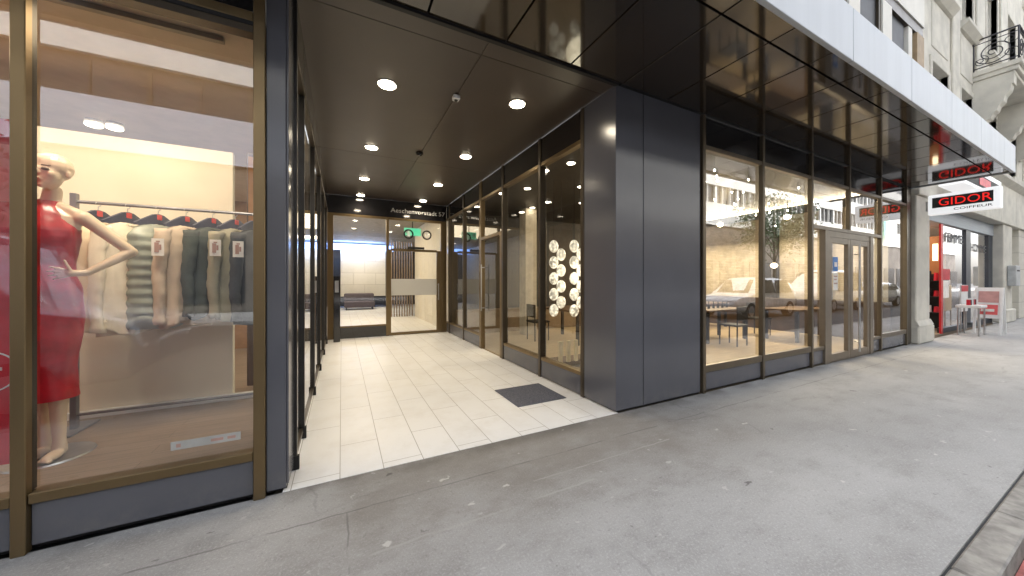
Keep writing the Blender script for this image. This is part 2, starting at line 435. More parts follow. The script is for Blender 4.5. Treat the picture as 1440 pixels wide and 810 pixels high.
def text(name, s_, size, mat, parent, origin, right, up, depth=.004, sx=1.0, width=None):
    cu = bpy.data.curves.new(name, 'FONT'); cu.body = s_; cu.size = size; cu.extrude = depth; cu.align_x = 'CENTER'; cu.resolution_u = 3
    t = bpy.data.objects.new(name, cu); col.objects.link(t)
    dg = bpy.context.evaluated_depsgraph_get()
    me = bpy.data.meshes.new_from_object(t.evaluated_get(dg))
    bpy.data.objects.remove(t); bpy.data.curves.remove(cu)
    xs = [v.co.x for v in me.vertices]
    if width: sx = width / (max(xs) - min(xs))
    r, u = Vector(right).normalized(), Vector(up).normalized(); n = r.cross(u)
    for v in me.vertices: v.co = r * v.co.x * sx + u * v.co.y + n * v.co.z
    me.materials.clear(); me.materials.append(mat)
    ob = bpy.data.objects.new(name, me); col.objects.link(ob); place(ob, origin, parent)
    return ob
def lamp(name, kind, loc, energy, color=(1, .82, .58), size=.1, rot=(0, 0, 0), spot=None, blend=.6, parent=None, size_y=None):
    l = bpy.data.lights.new(name, kind); l.energy = energy; l.color = color
    if kind == 'AREA':
        l.size = size
        if size_y: l.shape = 'RECTANGLE'; l.size_y = size_y
    else: l.shadow_soft_size = size
    if kind == 'SPOT': l.spot_size = spot; l.spot_blend = blend
    o = bpy.data.objects.new(name, l); col.objects.link(o); o.rotation_euler = rot
    place(o, loc, parent)
    return o

D = 2.675           # facade plane
C = 3.495           # soffit height
BK = 9.15           # screen at the end of the passage
XR, XL = 2.60, -.30

# ------------------------------------------------------------------ setting
tag(box('ground', (-400, 400, -400, 400, -.6, -.128), M_GROUND), kind='structure')
tag(box('road', (-90, 130, -9.5, .37, -.13, -.12), M_ROAD), kind='structure')
tag(box('road_marking', (-60, 100, .335, .3685, -.1199, -.114), M_REDLINE), kind='structure')
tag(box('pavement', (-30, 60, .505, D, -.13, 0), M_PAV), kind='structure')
k = MB(); x = -20.03
while x < 40:
    w = random.choice((.9, 1.0, 1.1))
    k.box(x, x + w - .008, .372, .495, -.13, .002 + random.uniform(-.002, .002), .008); x += w
tag(k.build('kerb', M_KERB), kind='structure')
tag(box('kerb_joint', (-20, 40, .40, .507, -.13, -.012), M_BLACK), kind='structure')
tag(box('far_pavement', (-90, 130, -14.0, -9.5, -.13, .0), M_PAV), kind='structure')
tag(box('passage_floor', (XL - .05, XR + .02, D, BK, -.1, .004), M_TILE), kind='structure')

# ------------------------------------------------------------------ the modern building
B = empty('shop_building', (2.6, D, 0), 'dark slate and bronze shop building with an open tiled passage under a mirrored canopy', 'building')

# --- left shop front
def mullion(x0, x1, y0=2.65, y1=2.732, z1=C - .004, mat=M_BRONZE):
    m = box('mullion', (x0, x1, y0, 2.698, 0.0, z1), mat, B, .004)
    box('inner_frame', (x0 + .003, x1 - .003, 2.699, y1, .31, z1), M_DFRAME, m)
    return m
for a, b in ((-1.493, -1.440), (-.503, -.440), (-2.56, -2.50), (-3.62, -3.56), (-4.68, -4.62), (-5.75, -5.69)): mullion(a, b)
for a, b in ((-1.440, -.503), (-2.50, -1.493), (-3.56, -2.56), (-4.62, -3.62), (-5.69, -4.68)):
    w = MB()
    w.box(a + .002, b - .002, 2.66, 2.75, .252, .308, .004)
    W = w.build('shop_window', M_BRONZE, B)
    box('top_rail', (a + .002, b - .002, 2.66, 2.75, 3.066, 3.125), M_BRONZE, W, .004)
    box('glazing_bead', (a + .002, b - .002, 2.67, 2.75, 2.995, 3.040), M_BRONZED, W)
    sheet('pane', M_GLASS, W, (a, 2.70, .3), (b, 2.70, .3), (b, 2.70, 3.0), (a, 2.70, 3.0))
    box('gasket', (a + .003, b - .003, 2.665, 2.75, 3.041, 3.065), M_BLACK, W)
    box('plinth_panel', (a + .004, b - .004, 2.68, 2.75, .03, .250), M_PANEL, W, .003)
    box('header_panel', (a + .004, b - .004, 2.69, 2.75, 3.127, C - .006), M_DARKPANEL, W, .003)
box('plinth_gap', (-6, -.33, 2.715, 2.76, 0, .04), M_BLACK, B)
box('cladding_panel', (-.4385, -.330, D, 2.93, .026, C - .004), M_PANEL, B, .004)
box('corner_trim', (-.329, -.316, D + .004, 2.93, .05, C - .005), M_PANEL, B, .003)
# --- passage, left glazing
ym = [2.94, 3.50, 4.77, 6.04, 7.31, 8.58, 9.1]
for i, y in enumerate(ym[:-1]):
    m = box('mullion', (-.36, -.295, y, y + .038, .105, C - .004), M_DFRAME, B, .003)
    box('mullion_foot', (-.355, -.282, y + .002, y + .036, .004, .105), M_BLACK, m)
for a, b in zip(ym[:-1], ym[1:]):
    a += .04
    W = box('shop_window', (-.345, -.305, a, b - .002, .06, .10), M_BRONZED, B)
    box('top_rail', (-.345, -.292, a, b - .002, 3.05, 3.10), M_BRONZED, W)
    sheet('pane', M_GLASSP, W, (-.32, a, .1), (-.32, b, .1), (-.32, b, 3.06), (-.32, a, 3.06))
    box('header_panel', (-.345, -.295, a, b - .002, 3.102, C - .006), M_DARKPANEL, W)
box('curb_strip', (-.36, -.318, 2.95, BK, 0.005, .058), M_WHITE, B)
# --- passage, right glazing
for a, b in ((3.20, 3.262), (4.185, 4.245), (5.455, 5.52), (7.66, 7.72), (8.84, 8.90)):
    box('mullion', (XR - .015, XR + .09, a, b, .006, C - .004), M_BRONZED, B, .003)
for a, b in ((3.262, 4.185), (4.245, 5.455), (6.63, 7.66), (7.72, 8.84), (8.90, BK)):
    a += .001; b -= .001
    W = box('shop_window', (XR - .005, XR + .08, a, b, .255, .30), M_BRONZE, B)
    box('top_rail', (XR - .005, XR + .08, a, b, 3.085, 3.135), M_BRONZE, W)
    sheet('pane', M_GLASSP, W, (XR + .03, a, .28), (XR + .03, b, .28), (XR + .03, b, 3.1), (XR + .03, a, 3.1))
    box('plinth_panel', (XR, XR + .06, a + .002, b - .002, .02, .254), M_PANEL, W)
    box('header_panel', (XR + .004, XR + .06, a + .002, b - .002, 3.137, C - .006), M_DARKPANEL, W)
fr = MB().box(XR - .012, XR + .08, 5.522, 5.60, .006, 2.26).box(XR - .012, XR + .08, 6.52, 6.63, .006, C - .005).box(XR - .012, XR + .08, 5.522, 6.52, 2.262, 2.32).box(XR - .004, XR + .08, 5.522, 6.52, 3.085, 3.135)
dr = fr.build('side_door', M_BRONZE, B)
sheet('pane', M_GLASSP, dr, (XR + .03, 5.6, .03), (XR + .03, 6.52, .03), (XR + .03, 6.52, 2.26), (XR + .03, 5.6, 2.26))
sheet('fanlight_pane', M_GLASSP, dr, (XR + .03, 5.52, 2.32), (XR + .03, 6.52, 2.32), (XR + .03, 6.52, 3.09), (XR + .03, 5.52, 3.09))
box('header_panel', (XR + .004, XR + .06, 5.522, 6.52, 3.137, C - .006), M_DARKPANEL, dr)
MB().tube([(XR - .05, 6.42, .8), (XR - .05, 6.42, 1.75)], .014).tube([(XR + .02, 6.42, .86), (XR - .05, 6.42, .86)], .01).tube([(XR + .02, 6.42, 1.69), (XR - .05, 6.42, 1.69)], .01).build('handle', M_CHROME, dr)
# --- pillar right of the passage
box('cladding_panel', (2.592, 2.996, D, 3.198, .022, C - .004), M_PANEL, B, .004)
box('cladding_panel', (3.006, 3.995, D, 2.95, .022, C - .004), M_PANEL, B, .004)
box('panel_gap', (2.63, 4.0, D + .02, 2.95, .0, C - .03), M_BLACK, B)
# --- passage ceiling and header
c1 = [(XL - .02, 1.148), (1.152, XR + .02)]
for a, b in c1:
    for y0, y1 in ((D + .012, 2.895), (2.90, 6.0), (6.005, BK)):
        box('ceiling_panel', (a, b, y0, y1, C + .002, C + .05), M_PCEIL, B, .002)
box('ceiling_edge', (XL - .02, XR, D - .03, D + .01, C - .022, C + .06), M_BLACK, B)
box('ceiling_gap', (XL - .02, XR + .02, D + .01, BK, C + .06, C + .09), M_BLACK, B)
# --- entrance screen
sc = MB().box(-.31, 1.02, BK, BK + .06, .275, .31).box(-.31, XR, BK - .004, BK + .06, 3.0, 3.06).box(1.02, 1.085, BK - .01, BK + .08, .006, 3.0).box(2.44, XR, BK - .01, BK + .08, .006, 3.0).box(-.31, -.18, BK - .008, BK + .08, .006, 3.0)
S = sc.build('entrance_screen', M_BRONZE, B)
box('plinth_panel', (-.18, 1.02, BK + .004, BK + .05, .008, .274), M_DARKPANEL, S)
box('header_panel', (-.31, XR, BK + .002, BK + .05, 3.062, C), M_DARKPANEL, S)
sheet('pane', M_GLASSP, S, (-.18, BK + .03, .3), (1.02, BK + .03, .3), (1.02, BK + .03, 3.0), (-.18, BK + .03, 3.0))
text('lettering', 'Aeschenvorstadt 57', .16, M_WHITE, S, (1.84, BK - .002, 3.20), (1, 0, 0), (0, 0, 1), .003, width=1.42)
df = MB().box(1.087, 1.14, BK + .004, BK + .07, .01, 2.24).box(2.33, 2.438, BK + .004, BK + .07, .01, 2.24).box(1.14, 2.33, BK + .004, BK + .07, 2.20, 2.26).box(1.14, 2.33, BK + .004, BK + .07, .01, .075)
Dd = df.build('entrance_door', M_BRONZE, B)
sheet('pane', M_GLASSP, Dd, (1.13, BK + .035, .06), (2.34, BK + .035, .06), (2.34, BK + .035, 2.22), (1.13, BK + .035, 2.22))
sheet('fanlight_pane', M_GLASSP, Dd, (1.08, BK + .036, 2.26), (2.45, BK + .036, 2.26), (2.45, BK + .036, 3.0), (1.08, BK + .036, 3.0))
box('frosted_band', (1.142, 2.328, BK + .020, BK + .026, 1.04, 1.47), M_FROST, Dd)
box('door_closer', (1.55, 1.98, BK - .04, BK + .002, 2.265, 2.32), M_BLACK, Dd)
MB().tube([(2.36, BK - .06, .9), (2.36, BK - .06, 1.35)], .013).tube([(2.36, BK, .93), (2.36, BK - .06, .93)], .009).tube([(2.36, BK, 1.32), (2.36, BK - .06, 1.32)], .009).build('handle', M_CHROME, Dd)
for x, g in ((1.58, 0), (2.06, 1)):
    ring = MB(); n = 28
    for i in range(n):
        a0, a1 = 2 * math.pi * i / n, 2 * math.pi * (i + 1) / n
        ring.cyl((x + .11 * math.cos(a0), BK + .02, 2.66 + .11 * math.sin(a0)), (x + .11 * math.cos(a1), BK + .02, 2.66 + .11 * math.sin(a1)), .022, seg=6)
    rg = ring.build('pictogram', M_BLACK, Dd)
    pg = MB()
    if g == 0: pg.box(x - .03, x + .03, BK + .014, BK + .022, 2.60, 2.72).box(x - .015, x + .015, BK + .014, BK + .022, 2.725, 2.75)
    else: pg.box(x - .045, x - .01, BK + .014, BK + .022, 2.60, 2.72).box(x + .01, x + .045, BK + .014, BK + .022, 2.62, 2.72).box(x - .04, x + .04, BK + .0145, BK + .0225, 2.722, 2.735)
    pg.build('pictogram_mark', M_WHITE, rg)
# --- lobby behind the screen
tag(box('lobby_floor', (-2.0, 5.2, BK, 22, -.1, .002), M_TILE), kind='structure')
box('lobby_ceiling', (-2.0, 5.2, BK + .08, 22, C + .001, C + .05), plain('lobby_ceiling_paint', (.30, .28, .26), .6), B)
box('lobby_wall', (-2.0, 5.2, 21.5, 21.7, 0, C), M_DARKW, B)
box('lobby_wall', (5.1, 5.2, 14.1, 21.5, 0, C), M_DARKW, B)
box('lobby_wall', (2.76, 5.2, 13.9, 14.0, 0, C), M_DARKW, B)
box('lobby_wall', (-2.1, -2.0, BK, 22, 0, C), M_WHITE, B)
box('lobby_wall', (2.66, 2.76, BK + .1, 14.0, 0, C), plain('lobby_plaster', (.78, .74, .66), .7, var=.03), B)
box('stone_feature_wall', (-.05, 2.15, 19.6, 19.9, .62, 3.05), M_STONEL, B)
box('cove_light', (-2.0, 2.6, 20.0, 20.1, 3.1, 3.42), M_COVE, B)
s_ = MB()
for i in range(9): s_.box(1.75 + i * .10, 1.785 + i * .10, 14.0, 14.12, 0, 3.0)
s_.build('slat_screen', plain('slat_brown', (.26, .19, .13), .5), B)
lamp('lobby_light', 'AREA', (.5, 12.5, C - .05), 34, (1, .80, .54), 2.4, parent=B, size_y=5)
lamp('lobby_light', 'AREA', (1, 18.0, C - .05), 26, (1, .82, .58), 2.4, parent=B, size_y=1.2)
lamp('cove_lamp', 'AREA', (.6, 19.2, 3.3), 22, (.35, .55, 1), 2.6, (R(90), 0, 0), parent=B, size_y=.3)

# --- right shop front
mx = [(3.998, 4.072), (5.325, 5.415), (6.755, 6.85), (9.605, 9.70), (11.03, 11.13)]
M_BRONZER = plain('grey_bronze', (.150, .120, .082), .36, .7, var=.08, scale=3)
grub(M_BRONZER, .2, .35, (.17, .15, .12))
for a, b in mx: box('mullion', (b - .055, b, 2.648, 2.71, 0.0, C - .004), M_BRONZER, B, .004)
box('mullion', (8.195, 8.25, 2.648, 2.71, 2.335, C - .004), M_BRONZER, B, .004)
bays = [(4.072, 5.360), (5.415, 6.795), (9.70, 11.075)]
for a, b in bays:
    a += .002; b -= .002
    W = box('shop_window', (a, b, 2.655, 2.71, .256, .345), M_BRONZER, B, .004)
    box('top_rail', (a, b, 2.655, 2.71, 3.062, 3.118), M_BRONZER, W, .004)
    sheet('pane', M_GLASSR, W, (a, 2.70, .34), (b, 2.70, .34), (b, 2.70, 3.07), (a, 2.70, 3.07))
    box('plinth_panel', (a + .003, b - .003, 2.68, 2.75, .028, .254), M_PANEL, W, .003)
    box('header_panel', (a + .003, b - .003, 2.69, 2.75, 3.12, C - .006), M_DARKPANEL, W, .003)
for a, b in ((6.85, 8.195), (8.25, 9.645)):
    W = MB().box(a + .002, b - .002, 2.655, 2.71, 3.062, 3.118, .004).build('fanlight', M_BRONZER, B)
    sheet('pane', M_GLASSR, W, (a, 2.70, 2.33), (b, 2.70, 2.33), (b, 2.70, 3.07), (a, 2.70, 3.07))
    box('header_panel', (a + .005, b - .005, 2.69, 2.75, 3.12, C - .006), M_DARKPANEL, W, .003)
for a, b in ((6.85, 7.25), (9.25, 9.645)):
    W = MB().box(a + .002, b - .002, 2.655, 2.71, .256, .31, .004).build('sidelight', M_BRONZER, B)
    sheet('pane', M_GLASSR, W, (a, 2.70, .30), (b, 2.70, .30), (b, 2.70, 2.27), (a, 2.70, 2.27))
    box('plinth_panel', (a + .004, b - .004, 2.68, 2.75, .028, .254), M_PANEL, W, .003)
M_DOORF = plain('door_bronze', (.23, .19, .145), .4, .55, var=.06)
df = MB().box(7.25, 7.40, 2.645, 2.73, .006, 2.27, .004).box(9.10, 9.25, 2.645, 2.73, .006, 2.27, .004).box(6.852, 9.643, 2.645, 2.725, 2.272, 2.332, .004).box(7.40, 9.10, 2.655, 2.72, 2.17, 2.27)
Dd = df.build('double_door', M_DOORF, B)
for a, b in ((7.405, 8.245), (8.255, 9.095)):
    L = MB().box(a, a + .10, 2.655, 2.715, .02, 2.165, .003).box(b - .10, b, 2.655, 2.715, .02, 2.165, .003).box(a + .10, b - .10, 2.657, 2.713, .02, .15).box(a + .10, b - .10, 2.657, 2.713, 2.07, 2.165).build('door_leaf', M_DOORF, Dd)
    sheet('pane', M_GLASSR, L, (a + .09, 2.685, .14), (b - .09, 2.685, .14), (b - .09, 2.685, 2.08), (a + .09, 2.685, 2.08))
MB().tube([(8.42, 2.59, .12), (8.42, 2.59, 2.08)], .016).tube([(8.42, 2.66, .3), (8.42, 2.59, .3)], .01).tube([(8.42, 2.66, 1.9), (8.42, 2.59, 1.9)], .01).build('handle', M_CHROME, Dd)
box('plinth_gap', (4.0, 7.25, 2.715, 2.76, 0, .03), M_BLACK, B)
box('plinth_gap', (9.25, 11.1, 2.715, 2.76, 0, .03), M_BLACK, B)
box('cladding_panel', (11.135, 11.39, 2.66, 2.95, .02, C - .004), M_BRONZED, B, .004)

# --- canopy
CA = MB().box(-6.5, 11.372, 1.405, D + .3, C + .055, 3.80).build('canopy', M_BLACK, B)
xs = [-5.52, -4.84, -4.16, -3.48, -2.80, -2.12, -1.44, -.76, -.08, .60, 1.28, 1.97, 2.655, 3.34, 4.01, 4.68, 5.36, 6.04, 6.72, 7.40, 8.08, 8.76, 9.44, 10.12, 10.80, 11.37]
for a, b in zip(xs[:-1], xs[1:]):
    for y0, y1 in ((1.402, 1.594), (1.612, D - .032)):
        if y1 > 2 and a < -.3: pass
        box('soffit_panel', (a + .008, b - .008, y0, y1, C, C + .05), M_SOFFIT, CA, .002)
for a, b in ((4.01, 11.37), (2.655, 4.005), (-6.5, -.3)):
    box('soffit_strip', (a, b, D - .03, D + .02, C + .003, C + .05), M_BLACK, CA)
fx = [-6.5, -5.0, -3.46, -1.92, -.37, 1.18, 2.72, 4.27, 5.82, 7.36, 8.90, 10.45, 11.40]
for a, b in zip(fx[:-1], fx[1:]):
    box('fascia_panel', (a + .004, b - .005, 1.355, 1.395, C - .03, 3.965), M_FASCIA, CA, .004)
box('canopy_end', (11.374, 11.40, 1.397, D, C - .02, 3.96), M_FASCIA, CA)
box('canopy_roof', (-6.5, 11.372, 1.397, D - .1, 3.81, 3.90), M_CREAM, CA)

# --- upper storeys
UY = 2.48
box('upper_wall', (-6.5, 11.44, UY, UY + .3, 6.98, 9.4), M_CREAM, B)
box('upper_wall', (-6.5, 11.44, UY + .3, UY + .5, 3.9, 6.98), M_BLIND, B)
box('lintel', (-6.5, 11.436, UY + .02, UY + .3, 6.76, 6.978), M_BRONZED, B)
box('window_jamb', (11.0, 11.437, UY + .004, UY + .3, 3.92, 6.758), plain('tan_reveal', (.36, .26, .15), .6), B)
box('upper_pier', (10.58, 10.80, UY + .03, UY + .3, 3.92, 6.758), M_CREAM, B)
x = 10.58
for i in range(11):
    x -= 1.47
    box('upper_pier', (x + .02, x + .47, UY + .006, UY + .3, 3.92, 6.758), M_CREAM, B)
    box('window_jamb', (x - .09, x + .018, UY + .03, UY + .3, 3.92, 6.757), M_BRONZED, B)
    W = MB().box(x + .47, x + .52, UY + .12, UY + .3, 3.92, 6.757).box(x + .52, x + 1.36, UY + .2, UY + .29, 6.70, 6.757).build('upper_window', M_BRONZED, B)
    box('blind', (x + .52, x + 1.37, UY + .07, UY + .10, 3.92, 6.75), M_BLIND, W)
box('upper_wall', (-6.5, 11.44, UY + .012, UY + .3, 9.41, 15), M_CREAM, B)

# --- left shop interior
tag(box('display_platform', (-6, -.40, 2.76, 4.05, 0.0, .29), M_PLATFORM, B))
box('display_wall', (-6, -.92, 4.03, 4.10, .29, 2.62), M_WALLC, B)
box('skirting', (-6, -.50, 3.985, 4.028, .291, .345), M_WHITE, B)
box('shop_ceiling', (-6, -.37, 2.76, 9.0, 3.07, 3.12), M_SHOPCEIL, B)
box('store_wall', (-6, -.37, 8.8, 8.9, 0, 3.07), plain('store_back_wall', (.35, .20, .10), .7), B)
box('store_wall', (-6.1, -6, 2.7, 9, 0, 3.12), M_WALLC, B)
tag(box('shop_floor', (-6, -.36, 4.05, 9, -.1, .006), M_STOREFLOOR), kind='structure')
box('track', (-1.95, -.72, 2.93, 2.97, 3.035, 3.068), plain('track_grey', (.30, .24, .17), .5), B)
# --- restaurant interior
tag(box('restaurant_floor', (2.66, 11.6, 2.76, 9.2, -.1, .006), M_RFLOOR), kind='structure')
box('restaurant_wall', (2.66, 11.6, 9.0, 9.1, 0, C), M_DARKW, B)
box('restaurant_wall', (11.5, 11.6, 2.76, 9.0, 0, C), M_STONEC, B)
box('restaurant_ceiling', (2.68, 11.5, 2.76, 9.0, 3.32, 3.36), M_CEILD, B)
box('restaurant_panel', (2.66, 2.7, BK - .2, BK, 0, C), M_DARKW, B)
for (x, y) in ((4.25, 7.6), (7.3, 7.9), (9.3, 8.0)):
    box('column', (x, x + .34, y, y + .34, 0, 3.32), plain('pale_column', (.55, .50, .42), .7), B, .01)
box('bench_wall', (2.8, 9.5, 8.4, 8.98, .0, .62), plain('tan_leather', (.20, .14, .085), .55), B, .02)
box('dark_pier', (11.38, 11.49, 5.25, 5.60, .9, 3.31), M_DARKW, B)
box('dark_pier', (11.38, 11.49, 4.05, 4.28, .9, 3.31), M_DARKW, B)
box('wall_cabinet', (11.10, 11.49, 2.9, 8.9, 0.007, .92), plain('dark_walnut', (.055, .032, .018), .5, var=.3, scale=3), B, .01)
lamp('wall_washer', 'AREA', (10.4, 5.9, 3.25), 118, (1, .82, .56), .4, (0, R(28), 0), parent=B, size_y=5.5)
lamp('dining_light', 'AREA', (7.2, 5.0, 3.28), 19.2, (1, .78, .48), 3.5, parent=B, size_y=2.6)
lamp('dining_light', 'AREA', (4.6, 6.6, 3.28), 3.36, (1, .80, .52), 2.0, parent=B, size_y=2.0)

# ------------------------------------------------------------------ ceiling lamps of the passage
def downlight(x, y):
    r = empty('downlight', (x, y, C), 'round recessed warm downlight glowing in the brown passage ceiling', 'lamp', 'downlights in the passage ceiling')
    ring = MB(); n = 28
    ring.cyl((x, y, C - .006), (x, y, C + .0015), .098, .098, n).build('rim', M_WHITE, r)
    MB().cyl((x, y, C - .011), (x, y, C - .0065), .085, .085, n).build('lens', M_LAMP, r)
    lamp('bulb', 'SPOT', (x, y, C - .03), 10, (1, .86, .67), .06, (0, 0, 0), R(150), .9, r)
    return r
DL = []
p0 = downlight(.43, 3.78); DL.append((p0, .43, 3.78))
for x, y in ((1.845, 3.50), (.415, 5.66), (1.852, 5.36), (.412, 7.45), (1.86, 7.20), (.41, 8.90), (1.88, 8.80)):
    DL.append((copy_tree(p0, (x, y, C), 0, group='downlights in the passage ceiling'), x, y))
LB = ['large glowing downlight nearest the street on the glass wall opposite the chandelier side', 'glowing downlight nearest the pillar, right of the white sensor', 'second glowing downlight of the left row in the passage ceiling',
      'second glowing downlight of the right row in the passage ceiling', 'third glowing downlight of the left row in the passage ceiling', 'third glowing downlight of the right row in the passage ceiling',
      'small far downlight of the left row just before the entrance header', 'small far downlight just above the white street lettering']
LB[0] = 'large glowing downlight of the left row nearest the street'
for (o, x, y), l in zip(DL, LB): o['label'] = l
s = empty('smoke_detector', (1.15, 3.66, C), 'small white detector box on the passage ceiling between the two front downlights', 'sensor')
MB().box(1.112, 1.188, 3.62, 3.70, C - .05, C - .001, .008).build('housing', M_WHITE, s)
MB().cyl((1.15, 3.66, C - .058), (1.15, 3.66, C - .0505), .02).build('lens', M_BLACK, s)
s = empty('ceiling_camera', (1.13, 5.55, C), 'small black dome camera on the passage ceiling between the second downlights', 'camera')
MB().cyl((1.13, 5.55, C - .02), (1.13, 5.55, C - .001), .06, seg=20).build('mount', M_BLACK, s)
MB().ball((1.13, 5.55, C - .022), .045, .045, .03).build('dome', M_CARGL, s, True)
# exit sign in the lobby
s = empty('exit_sign', (1.78, BK + .6, 2.72), 'green lit exit sign hanging behind the glass entrance door', 'sign')
MB().box(1.56, 2.02, BK + .58, BK + .62, 2.70, 2.91, .005).build('panel', M_GREEN, s)
MB().box(1.60, 1.67, BK + .572, BK + .579, 2.76, 2.86).build('pictogram', M_WHITE, s)
MB().cyl((1.79, BK + .6, 2.91), (1.79, BK + .6, C), .012).build('rod', M_BLACK, s)
# mat, intercom
tag(MB().box(1.745, 2.40, 3.29, 3.93, .0045, .013, .002).build('door_mat', M_MAT), 'dark grey ribbed door mat on the white passage tiles', 'mat')
s = empty('intercom_pillar', (-.10, 8.75, 0), 'slim dark intercom pillar at the left end of the glass entrance screen', 'intercom')
MB().box(-.17, -.03, 8.70, 8.80, .005, 1.52, .01).build('post', M_DARKPANEL, s)
MB().box(-.14, -.06, 8.692, 8.699, 1.15, 1.42).build('keypad', M_CHROME, s)
# --- lobby sofa
s = empty('lobby_sofa', (.8, 18.6, 0), 'dark sofa below the pale stone wall at the far end of the lobby', 'sofa')
MB().box(.1, 1.5, 18.2, 19.0, .12, .42, .04).build('seat', plain('plum_fabric', (.09, .07, .085), .9), s)
MB().box(.1, 1.5, 18.85, 19.05, .421, .8, .04).build('backrest', MATS['plum_fabric'], s)
for x in (.2, 1.4):
    for y in (18.3, 18.9): MB().cyl((x, y, .003), (x, y, .12), .025).build('leg', M_BLACK, s)

# ------------------------------------------------------------------ display window: lamps, poster, mannequin, rack
for x, lb in ((-2.28, 'oval white spot lamp on the store ceiling above the mannequin, left of a pair'), (-2.13, 'oval white spot lamp on the store ceiling, right of a pair')):
    s = empty('spot_lamp', (x, 5.04, 3.069), lb, 'lamp', 'store ceiling spot lamps')
    MB().cyl((x, 5.04, 3.01), (x, 5.04, 3.068), .07, .06, 20).build('housing', M_WHITE, s)
    MB().cyl((x, 5.04, 3.004), (x, 5.04, 3.0095), .058, .058, 20).build('lens', M_LAMPS, s)
def spot(x, y, z, tx, ty, tz, e, ang=60, c=(1, .85, .64)):
    d = Vector((tx - x, ty - y, tz - z))
    return lamp('display_spot', 'SPOT', (x, y, z), e, c, .05, d.to_track_quat('-Z', 'Y').to_euler(), R(ang), .8, B)
for x in (-1.1, -1.7, -2.5):
    spot(x, 2.95, 3.02, x - .05, 4.0, 1.9, 8.5, 85)
spot(-1.35, 2.85, 3.0, -1.68, 3.2, 1.5, 13.2, 55)
spot(-.75, 2.9, 3.0, -.9, 3.6, 1.4, 7.68, 60)
lamp('store_light', 'AREA', (-2.5, 6.4, 3.04), 19.2, (1, .84, .62), 3, parent=B, size_y=3)
lamp('window_light', 'AREA', (-1.6, 3.35, 3.05), 5.76, (1, .78, .50), 2.2, parent=B, size_y=.5)

s = empty('sale_poster', (-2.0, 2.78, .44), 'tall red poster with a white ring emblem hanging behind the leftmost glass', 'poster')
MB().box(-2.46, -1.497, 2.775, 2.785, .44, 2.255).build('sheet', M_RED, s)
MB().box(-2.46, -1.498, 2.770, 2.7745, 1.82, 2.12).build('pink_band', M_PINK, s)
rg = MB(); n = 36
for i in range(n):
    a0, a1 = 2 * math.pi * i / n, 2 * math.pi * (i + 1) / n
    rg.cyl((-1.635 + .105 * math.cos(a0), 2.772, .93 + .105 * math.sin(a0)), (-1.635 + .105 * math.cos(a1), 2.772, .93 + .105 * math.sin(a1)), .004, seg=5)
rg.build('emblem_ring', M_WHITE, s)
MB().box(-1.69, -1.60, 2.7715, 2.7745, .97, .985).box(-1.70, -1.585, 2.7715, 2.7745, .935, .952).box(-1.68, -1.60, 2.7715, 2.7745, .90, .915).build('emblem_mark', M_WHITE, s)
s = empty('glass_sticker', (-.72, 2.694, .33), 'pale grey strip sticker low on the shop window glass', 'sticker')
MB().box(-.905, -.575, 2.692, 2.696, .395, .445).build('film', plain('grey_film', (.42, .42, .40), .5), s)
MB().box(-.88, -.86, 2.689, 2.6918, .41, .43).box(-.72, -.66, 2.689, 2.6918, .412, .428).box(-.64, -.60, 2.689, 2.6918, .412, .428).build('print', M_INK, s)

def remeshed(mb, vox, name, mat, parent, smooth_it=4):
    me = bpy.data.meshes.new('tmp'); mb.bm.to_mesh(me); mb.bm.free()
    o = bpy.data.objects.new('tmp', me); col.objects.link(o)
    r = o.modifiers.new('r', 'REMESH'); r.mode = 'VOXEL'; r.voxel_size = vox
    sm = o.modifiers.new('s', 'SMOOTH'); sm.iterations = smooth_it; sm.factor = .5
    dg = bpy.context.evaluated_depsgraph_get()
    m2 = bpy.data.meshes.new_from_object(o.evaluated_get(dg))
    bpy.data.objects.remove(o); bpy.data.meshes.remove(me)
    vs = [v.co for v in m2.vertices]
    lo = Vector([min(v[i] for v in vs) for i in range(3)]); hi = Vector([max(v[i] for v in vs) for i in range(3)])
    og = Vector(((lo.x + hi.x) / 2, (lo.y + hi.y) / 2, lo.z))
    for v in m2.vertices: v.co -= og
    for p in m2.polygons: p.use_smooth = True
    m2.materials.clear(); m2.materials.append(mat); m2.name = name
    ob = bpy.data.objects.new(name, m2); col.objects.link(ob); place(ob, og, parent)
    return ob
MX, MY, MZ = -1.648, 3.20, .30
mq = empty('mannequin', (MX, MY, .29), 'bald cream mannequin in a red satin dress standing with one hand on its hip', 'mannequin')
def P(x, y, z): return (MX + x, MY + y, z)
def ering(z, cx, cy, hw, hd, n=28): return [(MX + cx + hw * math.cos(2 * math.pi * i / n), MY + cy + hd * math.sin(2 * math.pi * i / n), z) for i in range(n)]
b = MB()
# torso
b.loft([ering(1.88, 0, 0, .05, .05), ering(1.85, 0, 0, .10, .06), ering(1.81, 0, 0, .145, .075), ering(1.72, 0, -.005, .14, .10), ering(1.62, 0, -.01, .125, .10), ering(1.50, 0, 0, .105, .085), ering(1.40, 0, 0, .115, .09), ering(1.28, 0, .01, .126, .094), ering(1.18, 0, .01, .135, .096), ering(1.08, 0, .005, .115, .09)])
b.capsule(P(0, .015, 1.84), P(.018, .008, 1.975), .046, .040)
